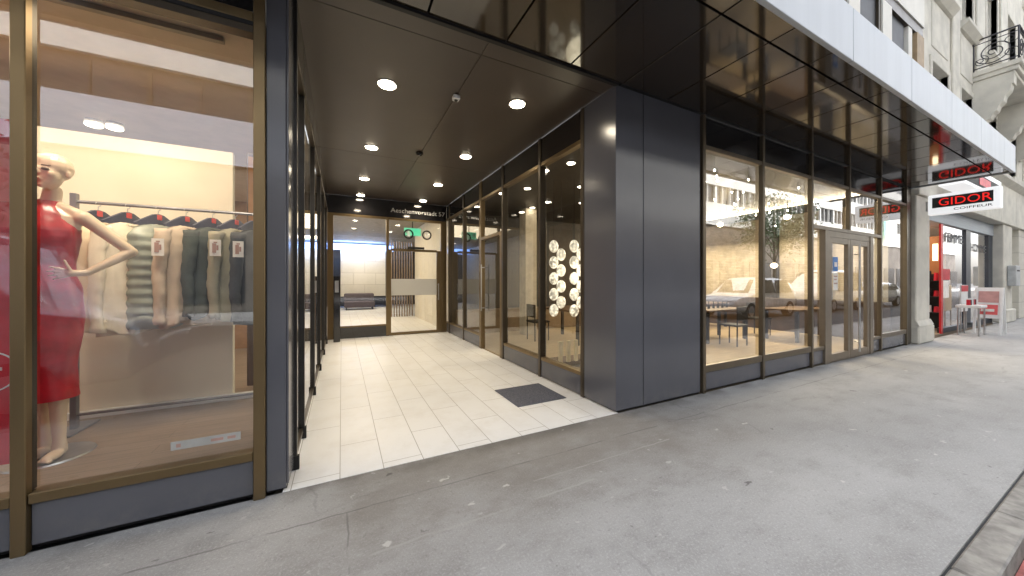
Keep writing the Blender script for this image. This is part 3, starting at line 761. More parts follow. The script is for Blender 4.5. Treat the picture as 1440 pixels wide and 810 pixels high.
# head turned a little to its right
hx, hy, hz = .028, -.03, 2.085
fd = Vector((-.16, -.99, 0)).normalized(); sd = Vector((fd.y, -fd.x, 0)) * -1
def HP(f, s2, z): return (MX + hx + fd.x * f + sd.x * s2, MY + hy + fd.y * f + sd.y * s2, hz + z)
b.ball(HP(-.014, 0, .032), .086, .088, .088); b.ball(HP(.018, 0, -.022), .064, .066, .092)
b.ball(HP(.030, 0, -.070), .046, .048, .040); b.ball(HP(.058, 0, -.094), .022, .022, .018); b.capsule(HP(.079, 0, .010), HP(.091, 0, -.026), .006, .0095)
b.ball(HP(.076, 0, -.060), .014, .014, .012)
for sgn in (-1, 1):
    b.ball(HP(-.008, sgn * .080, -.012), .012, .014, .027); b.ball(HP(.052, sgn * .034, -.026), .024, .024, .026)
    b.ball(P(sgn * .15, .0, 1.808), .046, .046, .046); b.capsule(P(sgn * .02, .012, 1.875), P(sgn * .15, .004, 1.815), .046, .040)
# its left arm (seen at the right): hand on hip
SH, EL, WR = P(.155, 0, 1.815), P(.352, .06, 1.605), P(.195, -.055, 1.455)
b.capsule(SH, EL, .041, .032); b.capsule(EL, WR, .033, .021)
palm = P(.145, -.095, 1.452); b.capsule(WR, palm, .020, .022)
for i, (dx, dy, dz, l) in enumerate(((-.75, -.35, .30, .060), (-.9, -.25, .12, .068), (-.95, -.15, -.05, .066), (-.9, -.05, -.22, .054))):
    q0 = Vector(palm) + Vector((-.014, -.004, .018 - .012 * i)); dv = Vector((dx, dy, dz)).normalized(); q1 = q0 + dv * l * .6; q2 = q1 + (dv + Vector((.05, .25, -.15))).normalized() * l * .55
    b.capsule(q0, q1, .0085, .0078); b.capsule(q1, q2, .0078, .006)
t0 = Vector(palm) + Vector((.005, -.008, .012)); b.capsule(t0, t0 + Vector((-.012, -.012, .04)), .009, .008); b.capsule(t0 + Vector((-.012, -.012, .04)), t0 + Vector((-.022, -.012, .068)), .008, .006)
# its right arm hangs
b.capsule(P(-.163, 0, 1.815), P(-.215, .03, 1.53), .041, .032); b.capsule(P(-.215, .03, 1.53), P(-.225, -.04, 1.30), .032, .021)
pr = P(-.226, -.055, 1.235); b.capsule(P(-.225, -.04, 1.30), pr, .019, .021)
for i in range(4):
    q0 = Vector(pr) + Vector((0, -.024 + .016 * i, -.01)); q1 = q0 + Vector((.004, -.006, -.045)); q2 = q1 + Vector((.014, .0, -.035 + .004 * abs(i - 1)))
    b.capsule(q0, q1, .0085, .0078); b.capsule(q1, q2, .0078, .006)
b.capsule(Vector(pr) + Vector((.005, -.02, .01)), Vector(pr) + Vector((.02, -.045, -.035)), .009, .007)
# legs
for sgn, ky, fy, fx in ((1, -.03, -.03, .055), (-1, .03, .05, -.045)):
    b.capsule(P(sgn * .066, .01, 1.12), P(sgn * .055, ky, .80), .076, .047); b.capsule(P(sgn * .055, ky, .80), P(fx, fy + .02, .40), .045, .028)
    b.ball(P(sgn * .053, ky + .03, .66), .036, .042, .10)
    b.capsule(P(fx, fy + .02, .40), P(fx, fy + .02, .345), .029, .034)
    b.ball(P(fx, fy + .025, .33), .031, .04, .03); b.ball(P(fx + .005, fy - .045, .326), .036, .07, .026)
    for i in range(5):
        tx = fx + (-.026 + .0135 * i) * sgn * -1; b.ball(P(tx, fy - .112 + .007 * i, .316), .0085 + (.004 if i == 0 else 0), .018, .010)
body = remeshed(b, .0052, 'body', M_MANN, mq, 6)
for sgn in (-1, 1):
    MB().ball(HP(.0735, sgn * .030, .000), .017, .012, .010).build('eye', plain('eye_paint', (.10, .05, .03), .3), mq, True)
    MB().capsule(HP(.073, sgn * .014, .022), HP(.062, sgn * .046, .024), .0035, .002).build('eyebrow', MATS['eye_paint'], mq, True)
MB().ball(HP(.083, 0, -.060), .011, .010, .0065).build('lips', plain('lip_paint', (.5, .2, .15), .4), mq, True)
# dress
dr_ = MB(); rings = []
prof = [(1.905, .052, .052, -.004), (1.87, .058, .06, -.008), (1.83, .088, .078, -.012), (1.78, .125, .096, -.014), (1.73, .150, .116, -.014), (1.67, .150, .122, -.014), (1.60, .138, .112, -.01), (1.52, .126, .098, 0), (1.44, .130, .100, 0), (1.36, .148, .112, .004), (1.27, .152, .112, .008), (1.18, .162, .116, .01), (1.08, .158, .112, .006), (.98, .144, .108, .0), (.90, .132, .106, -.002), (.84, .128, .112, 0), (.78, .128, .114, 0), (.70, .134, .118, 0), (.665, .138, .120, 0)]
n = 64
fine_prof = []
for a, c in zip(prof[:-1], prof[1:]):
    for t in (0, .34, .67): fine_prof.append(tuple(a[i] + (c[i] - a[i]) * t for i in range(4)))
fine_prof.append(prof[-1])
for z, hw, hd, cy in fine_prof:
    r = []
    hw *= .93 if z < 1.8 else 1
    for i in range(n):
        a = 2 * math.pi * i / n
        f = 1 + .018 * math.sin(a * 9 + z * 14) * (1 if z > 1.3 else .5) + .10 * (mnoise.noise(Vector((math.cos(a) * 2.5 + z * 3, math.sin(a) * 2.5, z * 16)))) * (.55 if z > 1.55 else .30)
        if 1.38 < z < 1.50: f += .022 * math.sin(z * 260 + a * 2)
        r.append((MX + hw * f * math.cos(a), MY + cy + hd * f * math.sin(a), z))
    rings.append(r)
dr_.loft(rings, False); dress = dr_.build('dress', M_SATIN, mq, True)
MB().cyl((MX, MY + .02, .2905), (MX, MY + .02, .300), .19, .185, 36).cyl((MX - .045, MY + .18, .30), (MX - .045, MY + .13, .62), .008).build('stand', M_CHROME, mq)

M_RAIL = plain('grey_rail', (.22, .22, .24), .35, .5)
rk = empty('clothes_rail', (-1.1, 3.72, .29), 'grey steel clothes rail hung with pullovers and jackets behind the mannequin', 'clothes rail')
MB().tube([(-1.78, 3.72, 2.0), (-.46, 3.72, 2.0)], .013, 10).build('rail', M_RAIL, rk)
MB().box(-1.80, -1.765, 3.70, 3.74, .30, 2.06, .003).build('post', M_RAIL, rk)
MB().box(-.47, -.435, 3.70, 3.74, .30, 2.06, .003).build('post', M_RAIL, rk)
MB().box(-1.85, -1.72, 3.55, 3.89, .2905, .303, .003).build('foot', M_RAIL, rk)
MB().tube([(-1.78, 3.72, .40), (-.46, 3.72, .40)], .010, 8).build('lower_rail', M_RAIL, rk)
def garment(x, color, label, kind, seed, thick=.075, length=.78, rot=0, sleeves=True, width=.195, zt=1.875):
    """a top on its hanger; width runs along Y (the hanger is square to the rail)"""
    rnd = random.Random(seed); y0 = 3.72
    g = empty(kind, (x, y0, zt), label, 'garment', None)
    c, s2 = math.cos(rot), math.sin(rot)
    def T(a, t, z): return (x + t * c - a * s2, y0 + a * c + t * s2, z)
    n = 40; rings = []
    puff = kind == 'puffer_vest'
    nz = 46
    for k in range(nz + 1):
        t = k / nz; z = zt - .02 - length * t
        sh = min(1, (t / .10)) ** .6
        hw = .075 + (width - .075) * sh
        if t > .1: hw *= 1 - .10 * math.sin(min(1, (t - .1) / .5) * math.pi / 2) + .04 * t
        hd = (.030 + thick * .55 * min(1, t / .2)) * (1 + .25 * t)
        if puff: hd *= 1 + .22 * abs(math.sin(t * math.pi * 11)); hw *= 1 + .05 * abs(math.sin(t * math.pi * 11))
        r = []
        for i in range(n):
            a = 2 * math.pi * i / n
            fold = (0 if puff else .16 * t) * math.sin(a * 6 + seed + .6 * z) + .12 * t * math.sin(a * 11 + 2.1 * seed + z) + .14 * mnoise.noise(Vector((math.cos(a) * 2 + seed, math.sin(a) * 2, z * 7)))
            if puff: fold *= .3
            ca, sa = math.cos(a), math.sin(a)
            e = abs(ca) ** .75 * (1 if ca > 0 else -1)
            zz = z - (.03 * t * math.sin(a * 3 + seed) if t > .9 else 0)
            r.append(T(hw * e, hd * sa * (1 + fold), zz))
        rings.append(r)
    m_ = MATS.get(color)
    MB().loft(rings, True).build('torso', m_, g, True)
    if sleeves:
        for sg in (-1, 1):
            rr = []; ns = 22
            for k in range(ns + 1):
                t = k / ns; z = zt - .065 - (length * .93) * t
                off = sg * (width * .90 + .035 * math.sin(t * 2.4)); rad = .056 * (1 - .42 * t) + (.010 if t > .93 else 0)
                rr.append([T(off + rad * math.cos(2 * math.pi * i / 14) * .8, rad * math.sin(2 * math.pi * i / 14) * (1 + .12 * math.sin(z * 60 + seed)) + .005 * math.sin(z * 17 + seed), z) for i in range(14)])
            MB().loft(rr, True).build('sleeve', m_, g, True)
    if kind != 'puffer_vest':
        cr_ = []
        for k in range(25):
            a = 2 * math.pi * k / 24; cr_.append(T(.062 * math.cos(a), .036 * math.sin(a), zt - .022 - .018 * math.sin(a)))
        MB().tube(cr_, .011, 8).build('collar', m_, g, True)
    # hanger
    h = empty('hanger', (x, y0, zt), 'navy coat hanger with a red size tag', 'hanger', 'hangers on the clothes rail')
    hb = MB()
    for sg in (-1, 1): hb.prism([(y0, zt + .070), (y0 + sg * .035, zt + .064), (y0 + sg * .17, zt - .02), (y0 + sg * .165, zt - .04), (y0, zt - .01)], 0, x - .012, x + .012)
    hb.build('shoulder_bar', M_NAVY, h)
    hk = [(x, y0, zt + .05), (x, y0, zt + .085)] + [(x, y0 + .018 * math.sin(a), zt + .115 - .018 * math.cos(a) + .0) for a in [R(q) for q in range(0, 271, 30)]]
    MB().tube(hk, .0028, 6).build('hook', M_CHROME, h)
    MB().box(x - .016, x + .016, y0 - .024, y0 + .024, zt + .018, zt + .068, .008).build('size_tag', M_REDTAG, h)
    h.rotation_euler = (0, 0, rot)
    return g, h
plain('knit_cream', (.74, .62, .46), .9, var=.06, bmp=.5, bscale=220, scale=8)
plain('knit_ivory', (.80, .72, .58), .9, var=.05, bmp=.5, bscale=220, scale=8)
plain('puffer_sage', (.30, .33, .28), .4, var=.1)
plain('knit_camel', (.62, .49, .37), .9, var=.06, bmp=.5, bscale=220, scale=8)
plain('jacket_dark_green', (.07, .085, .075), .8, var=.2)
plain('knit_olive', (.38, .35, .25), .9, var=.1, bmp=.5, bscale=220)
plain('coat_charcoal', (.05, .055, .06), .85, var=.2)
gs = [(-1.66, 'knit_cream', 'cream knitted pullover at the mannequin end of the clothes rail', 'pullover', 1, .15, .80),
      (-1.50, 'knit_ivory', 'ivory fringed pullover hanging second behind the mannequin arm', 'pullover', 2.3, .10, .84),
      (-1.325, 'puffer_sage', 'sage green quilted puffer vest on the clothes rail', 'puffer_vest', 3.1, .12, .80),
      (-1.155, 'knit_camel', 'camel brown long pullover between green vest and dark jacket', 'pullover', 4.7, .13, .80),
      (-.985, 'jacket_dark_green', 'dark green jacket behind a price card on the rail', 'jacket', 5.2, .10, .74),
      (-.83, 'knit_olive', 'olive pullover with a price card at the pillar end of the rail', 'pullover', 6.6, .09, .76),
      (-.70, 'coat_charcoal', 'charcoal coat last on the rail beside the pillar', 'coat', 7.4, .09, .80)]
HL = ['navy hanger with red tag holding the cream pullover', 'navy hanger with red tag holding the ivory fringed pullover', 'navy hanger with red tag holding the quilted vest', 'navy hanger with red tag holding the camel pullover', 'navy hanger with red tag holding the dark green jacket', 'navy hanger with red tag holding the olive pullover', 'navy hanger holding the charcoal coat']
for q, hl in zip(gs, HL):
    g, h = garment(q[0], q[1], q[2], q[3], q[4], q[5], q[6], rot=R(random.uniform(-30, -22)), sleeves=q[3] != 'puffer_vest')
    h['label'] = hl
for x, z, lb in ((-1.235, 1.66, 'white sketch price card hanging in front of the green puffer vest'), (-.90, 1.67, 'white sketch price card on the dark green jacket'), (-.755, 1.665, 'white sketch price card on the olive pullover')):
    s = empty('price_card', (x, 3.46, z - .08), lb, 'price card', 'price cards on the clothes rail')
    MB().box(x - .035, x + .035, 3.460, 3.463, z - .065, z + .065).build('card', M_CARD, s)
    MB().box(x - .018, x + .006, 3.457, 3.4598, z - .04, z + .035).box(x + .008, x + .020, 3.457, 3.4598, z - .02, z + .02).box(x - .010, x + .012, 3.4572, 3.4597, z + .038, z + .048).build('drawing', M_INK, s)
s = empty('cabinet', (-.62, 5.4, 0), 'walnut store cabinet glimpsed beside the display wall', 'cabinet')
MB().box(-1.05, -.42, 5.2, 5.7, .1, 3.0, .01).build('carcass', M_BROWNW, s)
MB().box(-1.03, -.44, 5.18, 5.199, 1.55, 2.95).build('door', plain('walnut_door', (.42, .20, .07), .45), s)
MB().box(-.90, -.47, 5.25, 5.65, .007, .1).build('plinth', M_BLACK, s)
s = empty('trousers', (-.72, 4.6, 1.3), 'dark blue trousers hanging deeper in the store beside the display wall', 'trousers')
MB().capsule((-.78, 4.6, 1.25), (-.78, 4.6, .62), .07, .055).capsule((-.66, 4.6, 1.25), (-.66, 4.6, .62), .07, .055).build('legs', plain('denim', (.03, .04, .09), .85), s, True)
MB().tube([(-.90, 4.6, 1.33), (-.52, 4.6, 1.33)], .01).build('hanger_bar', M_CHROME, s)

# ------------------------------------------------------------------ restaurant furniture
def table(x, y, rz, lb):
    t = empty('dining_table', (x, y, 0.006), lb, 'table', 'restaurant tables')
    MB().box(x - .80, x + .80, y - .38, y + .38, .715, .755, .006).build('table_top', M_BROWNW, t)
    for sx in (-.72, .72):
        for sy in (-.31, .31): MB().box(x + sx - .03, x + sx + .03, y + sy - .03, y + sy + .03, .007, .714).build('leg', M_BLACK, t)
    return t
t0 = table(8.05, 5.05, 0, 'dark wooden restaurant table behind the first window right of the pillar')
copy_tree(t0, (10.0, 4.2, .006), 0, 'dark restaurant table in the bay just left of the double door')
copy_tree(t0, (9.9, 6.6, .006), 0, 'dark restaurant table standing against the stone wall')
copy_tree(t0, (4.9, 6.6, .006), R(90), 'dark restaurant table near the glowing chandelier')
def chair(x, y):
    t = empty('dining_chair', (x, y, .006), '', 'chair', 'restaurant chairs')
    MB().box(x - .21, x + .21, y - .21, y + .21, .43, .47, .012).build('seat', M_BLACK, t)
    MB().box(x - .20, x + .20, y + .18, y + .21, .56, .86, .008).build('backrest', M_BLACK, t)
    for sx in (-.18, .18):
        MB().cyl((x + sx, y - .18, .007), (x + sx, y - .18, .43), .014).build('leg', M_BLACK, t)
        MB().cyl((x + sx, y + .19, .007), (x + sx, y + .195, .86), .014).build('leg', M_BLACK, t)
    return t
c0 = chair(7.7, 5.75); c0['label'] = 'black chair on the far side of the first restaurant table'
for i, (x, y, a, lb) in enumerate(((8.4, 5.75, 0, 'second black chair on the far side of the first restaurant table'), (7.7, 4.4, 180, 'black chair on the window side of the first restaurant table'), 
                      (9.7, 4.9, 0, 'black chair behind the table nearest the stone wall window'),  (4.2, 6.9, 90, 'black chair in the dark room below the chandelier'))):
    copy_tree(c0, (x, y, .006), R(a), lb, 'restaurant chairs')
s = empty('table_lamp', (8.1, 5.05, .756), 'row of dark carafes set on the first restaurant table', 'tableware')
for i in range(7):
    x = 7.5 + i * .18; MB().cyl((x, 5.05, .757), (x, 5.05, .85), .03, .022).cyl((x, 5.05, .85), (x, 5.05, .93), .010, .012).build('carafe', M_CARGL, s)
s.name = 'tableware'
pend = []
for i, (x, y, z, lb) in enumerate(((8.15, 4.8, 3.0, 'upper left glowing pendant behind the first restaurant window'), (9.05, 5.5, 2.93, 'lower glowing pendant behind the first restaurant window'), (9.55, 4.2, 2.95, 'glowing pendant at the top of the second restaurant window'), (9.6, 4.5, 1.80, 'low hanging pendant over the table in the second restaurant window'))):
    s = empty('pendant_lamp', (x, y, z), lb, 'lamp', 'restaurant pendants')
    MB().ball((x, y, z), .075, .075, .06).build('shade', M_PEND, s, True)
    MB().cyl((x, y, z + .06), (x, y, 3.319), .006).build('cord', M_BLACK, s)
    lamp('bulb', 'POINT', (x, y, z - .09), 2, (1, .75, .42), .06, parent=s)
for (x, y, lb) in ((3.3, 4.4, 'recessed lamp in the restaurant ceiling nearest the passage pillar'), (4.3, 5.4, 'recessed lamp in the restaurant ceiling above the chandelier'), (5.2, 6.5, 'recessed lamp deeper in the restaurant ceiling'), (3.4, 6.0, 'recessed restaurant ceiling lamp behind the second passage window'), (4.4, 7.5, 'recessed restaurant ceiling lamp near the back wall'), (6.4, 5.6, 'recessed restaurant lamp between pillar and stone wall')):
    s = empty('recessed_lamp', (x, y, 3.32), lb, 'lamp', 'restaurant ceiling lamps')
    MB().cyl((x, y, 3.308), (x, y, 3.319), .08, seg=20).build('rim', M_WHITE, s)
    MB().cyl((x, y, 3.303), (x, y, 3.3075), .062, seg=20).build('lens', M_LAMPS, s)
fl = empty('fairy_lights', (6.2, 3.9, 3.319), 'cluster of tiny hanging lights near the first restaurant window', 'lights')
rnd = random.Random(11)
for i in range(34):
    x, y, z = rnd.uniform(4.6, 9.6), rnd.uniform(3.1, 4.6), rnd.uniform(2.75, 3.2)
    MB().ball((x, y, z), .011, .011, .015, 10, 6).build('bulb', M_SPARK, fl)
    MB().cyl((x, y, z + .012), (x, y, 3.319), .002, seg=5).build('cord', M_BLACK, fl)
ch = empty('chandelier', (3.82, 5.2, .74), 'tall chandelier of glowing glass discs hanging behind the passage window', 'chandelier')
cn = 0
for ci, (dx, dy) in enumerate(((-.225, .12), (-.08, .09), (.08, -.10), (.225, -.12))):
    x, y = 3.78 + dx, 5.15 + dy
    MB().cyl((x, y, .82), (x, y, 3.319), .004, seg=6).build('cord', M_BLACK, ch)
    for k in range(5):
        z = .86 + k * .30 + (.0 if ci % 2 == 0 else .15) - (.0)
        if z > 2.15: continue
        d = MB(); d.ball((x, y, z), .092, .075, .118, 18, 12)
        d.build('glass_disc', M_CHAND, ch, True)
lamp('chandelier_light', 'POINT', (3.8, 4.8, 1.5), 2.5, (1, .86, .6), .25, parent=ch)
rd = empty('slatted_bench', (3.75, 4.6, .006), 'low pale slatted bench under the glowing chandelier', 'bench')
for i in range(10): MB().box(3.05 + i * .15, 3.11 + i * .15, 4.35, 4.40, .12, .46, .006).build('slat', plain('pale_slat', (.80, .70, .48), .5) if i == 0 else MATS['pale_slat'], rd)
MB().box(3.05, 4.50, 4.40, 4.75, .04, .118).build('base', M_BROWNW, rd)
for x in (3.1, 4.4):
    for y in (4.45, 4.7): MB().box(x, x + .05, y - .03, y + .03, .007, .039).build('leg', M_BLACK, rd)
s = empty('window_notice', (7.72, 2.66, 1.2), 'blue and white notice stuck on the glass of the left door leaf', 'notice')
MB().box(7.62, 7.80, 2.676, 2.680, 1.58, 1.83).build('blue_sheet', M_BLUE, s)
MB().box(7.62, 7.80, 2.676, 2.680, 1.25, 1.55).build('white_sheet', M_CARD, s)
MB().box(7.66, 7.76, 2.6735, 2.6758, 1.66, 1.74).build('emblem', M_CARD, s)
MB().box(7.65, 7.77, 2.6735, 2.6758, 1.48, 1.50).box(7.65, 7.75, 2.6735, 2.6758, 1.43, 1.45).box(7.65, 7.77, 2.6735, 2.6758, 1.36, 1.38).build('print', M_INK, s)

# ------------------------------------------------------------------ the old stone building
O = empty('stone_building', (16, 2.6, 0), 'old pale stone building with an iron balcony beyond the canopy', 'building')
SY = 2.60
box('pillar', (11.45, 12.36, 2.60, 3.3, .02, 3.35), M_STONE, O, .02)
MB().box(11.42, 12.46, 2.545, 3.2, 0, .40, .03).build('pillar_base', M_STONE, O)
MB().prism([(2.55, .40), (2.60, .52), (3.1, .52), (3.1, .40)], 0, 11.44, 12.43).build('pillar_base', M_STONE, O)
box('pillar', (20.0, 21.3, 2.60, 3.3, .02, 3.35), M_STONE, O, .02)
MB().box(19.94, 21.4, 2.53, 3.2, 0, .45, .03).build('pillar_base', M_STONE, O)
box('pillar', (22.6, 60, 2.62, 3.3, .02, 3.35), M_STONEB, O)
box('side_recess', (21.3, 22.6, 2.95, 3.1, 0, 3.35), M_STONE, O)
li = MB()
xl = 11.45
for w in (1.6, 2.1, 2.0, 2.1, 2.3, 2.2, 2.2, 2.4, 2.4, 4, 4, 4, 4, 4, 4, 4): li.box(xl + .006, xl + w - .006, SY - .05, 3.2, 3.352, 4.62, .012); xl += w
li.build('lintel', M_STONE, O)
MB().prism([(SY - .05, 4.62), (SY - .20, 4.74), (SY - .20, 4.84), (SY + .2, 4.84), (SY + .2, 4.62)], 0, 11.45, 60).build('cornice', M_STONE, O)
# upper wall with real openings
def wall_open(x0, x1, z0, z1, opens, y0, y1):
    m = MB(); xs_ = sorted({x0, x1, *[o[0] for o in opens], *[o[1] for o in opens]}); zs_ = sorted({z0, z1, *[o[2] for o in opens], *[o[3] for o in opens]})
    for a, b2 in zip(xs_[:-1], xs_[1:]):
        run = None
        for c_, d_ in zip(zs_[:-1], zs_[1:]):
            cx, cz = (a + b2) / 2, (c_ + d_) / 2
            hole = any(o[0] < cx < o[1] and o[2] < cz < o[3] for o in opens)
            if hole:
                if run: m.box(a, b2, y0, y1, run[0], run[1]); run = None
            else: run = (run[0], d_) if run else (c_, d_)
        if run: m.box(a, b2, y0, y1, run[0], run[1])
    bmesh.ops.remove_doubles(m.bm, verts=m.bm.verts, dist=1e-4)
    return m
cols = [(12.45, 13.75), (14.85, 16.05), (17.6, 19.0), (20.4, 21.8), (23.2, 24.6)]
opens = []
for a, b2 in cols:
    opens += [(a, b2, 4.95, 6.62), (a, b2, 8.35, 10.6), (a, b2, 12.0, 14.0)]
wall_open(11.45, 60, 4.84, 16, opens, SY, SY + .45).build('wall', M_STONE, O)
for a, b2, z0, z1 in opens:
    f = MB().box(a - .12, a, SY - .03, SY + .12, z0, z1 + .14, .01).box(b2, b2 + .12, SY - .03, SY + .12, z0, z1 + .14, .01).box(a + .001, b2 - .001, SY - .03, SY + .12, z1 + .001, z1 + .14, .01)
    W = f.build('window', M_STONE, O)
    MB().prism([(SY + .05, z0 - .22), (SY - .06, z0 - .20), (SY - .18, z0 - .08), (SY - .18, z0), (SY + .1, z0)], 0, a - .17, b2 + .17).build('sill', M_STONE, W)
    fm = MB().box(a, a + .07, SY + .24, SY + .32, z0, z1).box(b2 - .07, b2, SY + .24, SY + .32, z0, z1).box(a + .07, b2 - .07, SY + .24, SY + .32, z1 - .08, z1).box((a + b2) / 2 - .04, (a + b2) / 2 + .04, SY + .245, SY + .315, z0, z1 - .08).box(a + .07, b2 - .07, SY + .246, SY + .314, z0 + (z1 - z0) * .68, z0 + (z1 - z0) * .68 + .06)
    fm.build('window_frame', M_WHITE, W)
    box('pane', (a + .06, b2 - .06, SY + .275, SY + .285, z0, z1 - .07), M_SASH, W)
    box('apron_panel', (a + .02, b2 - .02, SY - .015, SY + .01, z0 - 1.35, z0 - .26), M_STONE, W, .008)
for a, b2 in ((11.47, 12.0), (13.97, 14.6), (16.3, 17.2), (19.3, 20.1)):
    box('pilaster', (a, b2, SY - .05, SY - .001, 4.85, 15.9), M_STONE, O, .015)
# balcony
BA = MB().box(16.0, 26, 1.80, SY - .001, 7.20, 7.34, .015).box(16.04, 26, 1.86, SY - .001, 7.08, 7.198, .01).box(16.08, 26, 1.92, SY - .001, 6.98, 7.078, .01).build('balcony', M_STONE, O)
def bracket(x):
    pts = [(SY, 6.979), (1.93, 6.979), (1.93, 6.72)]
    for i in range(13):
        t = i / 12; y = 1.95 + .60 * t; z = 6.72 - .98 * (1 - (1 - t) ** 1.8) * .98
        pts.append((y + .016 * math.cos(t * 40), z + .016 * math.sin(t * 40)))
    pts += [(SY, 5.55)]
    MB().prism(pts, 0, x, x + .34).build('bracket', M_STONE, BA)
for x in (16.02, 18.9, 21.8, 24.6): bracket(x)
def scroll(m, cx, cz, r0, turns, sgn, PT, start=0, r=.013):
    r *= .75
    pts = []
    for i in range(int(26 * turns) + 1):
        t = i / (26 * turns); a = start + sgn * 2 * math.pi * turns * t; rr = r0 * (1 - .86 * t)
        pts.append(PT(cx + rr * math.cos(a), cz + rr * math.sin(a)))
    m.tube(pts, r, 6)
rl = MB()
side = lambda u, z: (16.06, SY - .02 - u, z)
front = lambda u, z: (16.06 + u, 1.86, z)
for PT, L in ((side, .72), (front, 8.0)):
    rl.tube([PT(0, 8.22), PT(L, 8.22)], .022, 8); rl.tube([PT(0, 8.10), PT(L, 8.10)], .011, 6); rl.tube([PT(0, 7.42), PT(L, 7.42)], .016, 6)
for u in (0, .72): rl.tube([side(u, 7.34), side(u, 8.22)], .018)
scroll(rl, .33, 7.76, .31, 2.3, 1, side, R(200), .017); scroll(rl, .12, 7.60, .15, 1.5, -1, side, R(90), .013)
scroll(rl, .60, 7.60, .13, 1.4, 1, side, R(0), .012); scroll(rl, .60, 7.96, .13, 1.4, -1, side, R(0), .012)
for i in range(8):
    scroll(rl, .35 + i, 7.78, .27, 2.0, 1, front, R(200)); scroll(rl, .80 + i, 7.62, .15, 1.4, -1, front, R(90)); scroll(rl, .80 + i, 7.95, .13, 1.4, 1, front, R(20))
    rl.tube([front(i, 7.34), front(i, 8.22)], .014, 6)
rl.build('railing', M_IRON, BA, True)
# ground-floor shop
SHY = 2.82
M_SHUT = plain('shutter_grey', (.34, .38, .43), .5, .2, var=.1, scale=4, st=(.3, 1, 30))
box('shutter_box', (12.37, 20.0, SHY - .02, SHY + .3, 2.96, 3.345), M_SHUT, O, .01)
sf = MB().box(16.75, 17.25, SHY, SHY + .1, .08, 2.955).box(20.0 - .55, 19.99, SHY, SHY + .1, .08, 2.955).box(14.5, 19.99, SHY, SHY + .1, .0, .14)
SF = sf.build('shop_window', plain('navy_frame', (.02, .028, .045), .4), O)
sheet('pane', M_GLASSR, SF, (14.5, SHY + .04, .14), (16.75, SHY + .04, .14), (16.75, SHY + .04, 2.96), (14.5, SHY + .04, 2.96))
sheet('pane', M_GLASSR, SF, (17.25, SHY + .04, .14), (19.45, SHY + .04, .14), (19.45, SHY + .04, 2.96), (17.25, SHY + .04, 2.96))
text('lettering', 'FEMME', .36, plain('dark_vinyl', (.03, .035, .05), .5), SF, (15.7, SHY + .03, 2.52), (1, 0, 0), (0, 0, 1), .002, width=1.7)
text('lettering', 'HOMME', .36, MATS['dark_vinyl'], SF, (18.35, SHY + .03, 2.35), (1, 0, 0), (0, 0, 1), .002, width=1.9)
box('door_post', (14.31, 14.48, SHY - .005, SHY + .03, .0, 2.955), plain('red_post', (.62, .02, .025), .4), O)
tag(box('salon_floor', (12.37, 20, SHY, 7, -.1, .003), M_STOREFLOOR), kind='structure')
box('salon_wall', (12.3, 20, 6.8, 6.9, 0, 3.3), plain('salon_wall_paint', (.45, .38, .30), .7), O)
box('salon_wall', (12.30, 12.36, 3.3, 6.8, 0, 3.3), M_BROWNW, O)
box('salon_wall', (19.99, 20.05, 3.3, 6.8, 0, 3.3), M_BROWNW, O)
box('salon_ceiling', (12.3, 20, SHY + .3, 6.8, 3.1, 3.15), M_WHITE, O)
lamp('salon_light', 'AREA', (15.5, 4.6, 3.05), 66, (1, .88, .70), 4, parent=O, size_y=2.5)
sh = empty('display_shelf', (15.4, 3.8, 0), 'orange brown salon shelf with bottles and a lit panel inside the open door', 'shelf')
MB().box(15.2, 15.6, 2.98, 4.7, .05, 2.7, .01).build('carcass', plain('orange_wood', (.36, .14, .045), .5), sh)
MB().box(15.185, 15.199, 3.045, 3.14, 2.0, 2.48).build('lit_panel', M_LIGHTBOX, sh)
MB().box(15.19, 15.1985, 2.99, 4.6, .06, 1.62).build('back_panel', M_BLACK, sh)
for z in (.5, .95, 1.4): MB().box(14.95, 15.189, 2.98, 4.7, z, z + .03).build('shelf_board', M_BLACK, sh)
for z in (.531, .981, 1.431):
    for i in range(12):
        y = 3.05 + i * .13; MB().cyl((15.07, y, z), (15.07, y, z + random.uniform(.16, .28)), .05, .04, 10).build('bottle', random.choice((M_WHITE, M_RED, M_BLACK, M_NAVY)), sh)
# projecting sign
def sign_box():
    s = empty('shop_sign', (12.15, 2.1, 2.92), 'white projecting box sign with red GIDOR letters on a black field', 'sign')
    MB().box(12.06, 12.24, 1.60, 2.565, 2.925, 3.375, .008).build('case', M_SIGNBOX, s)
    for x0, x1, rt, xt in ((12.050, 12.059, (0, -1, 0), 12.047), (12.241, 12.250, (0, 1, 0), 12.253)):
        MB().box(x0, x1, 1.69, 2.50, 3.075, 3.305).build('black_field', M_BLACK, s)
        text('lettering', 'GIDOR', .235, M_REDLIT, s, (xt, 2.06, 3.112), rt, (0, 0, 1), .003, width=.70)
        text('lettering', 'COIFFEUR', .07, M_BLACK, s, (xt + (.012 if xt < 12.1 else -.012) * .9, 1.95, 2.985), rt, (0, 0, 1), .002, width=.50)
    MB().box(12.08, 12.22, 2.566, 2.64, 3.03, 3.25).build('bracket', M_CHROME, s)
    return s
sign_box()
s = empty('fascia_sign', (14.3, 2.3, 3.6), 'white box sign with red emblem on the lintel above the small salon', 'sign')
MB().box(12.7, 16.3, 2.16, 2.54, 3.66, 4.16, .01).build('case', M_SIGNBOX, s)
MB().box(12.75, 16.25, 2.148, 2.159, 3.74, 4.02).build('black_field', M_BLACK, s)
MB().box(13.9, 15.0, 2.140, 2.1475, 3.78, 3.98).build('emblem', plain('pink_emblem', (.8, .12, .15), .5), s)
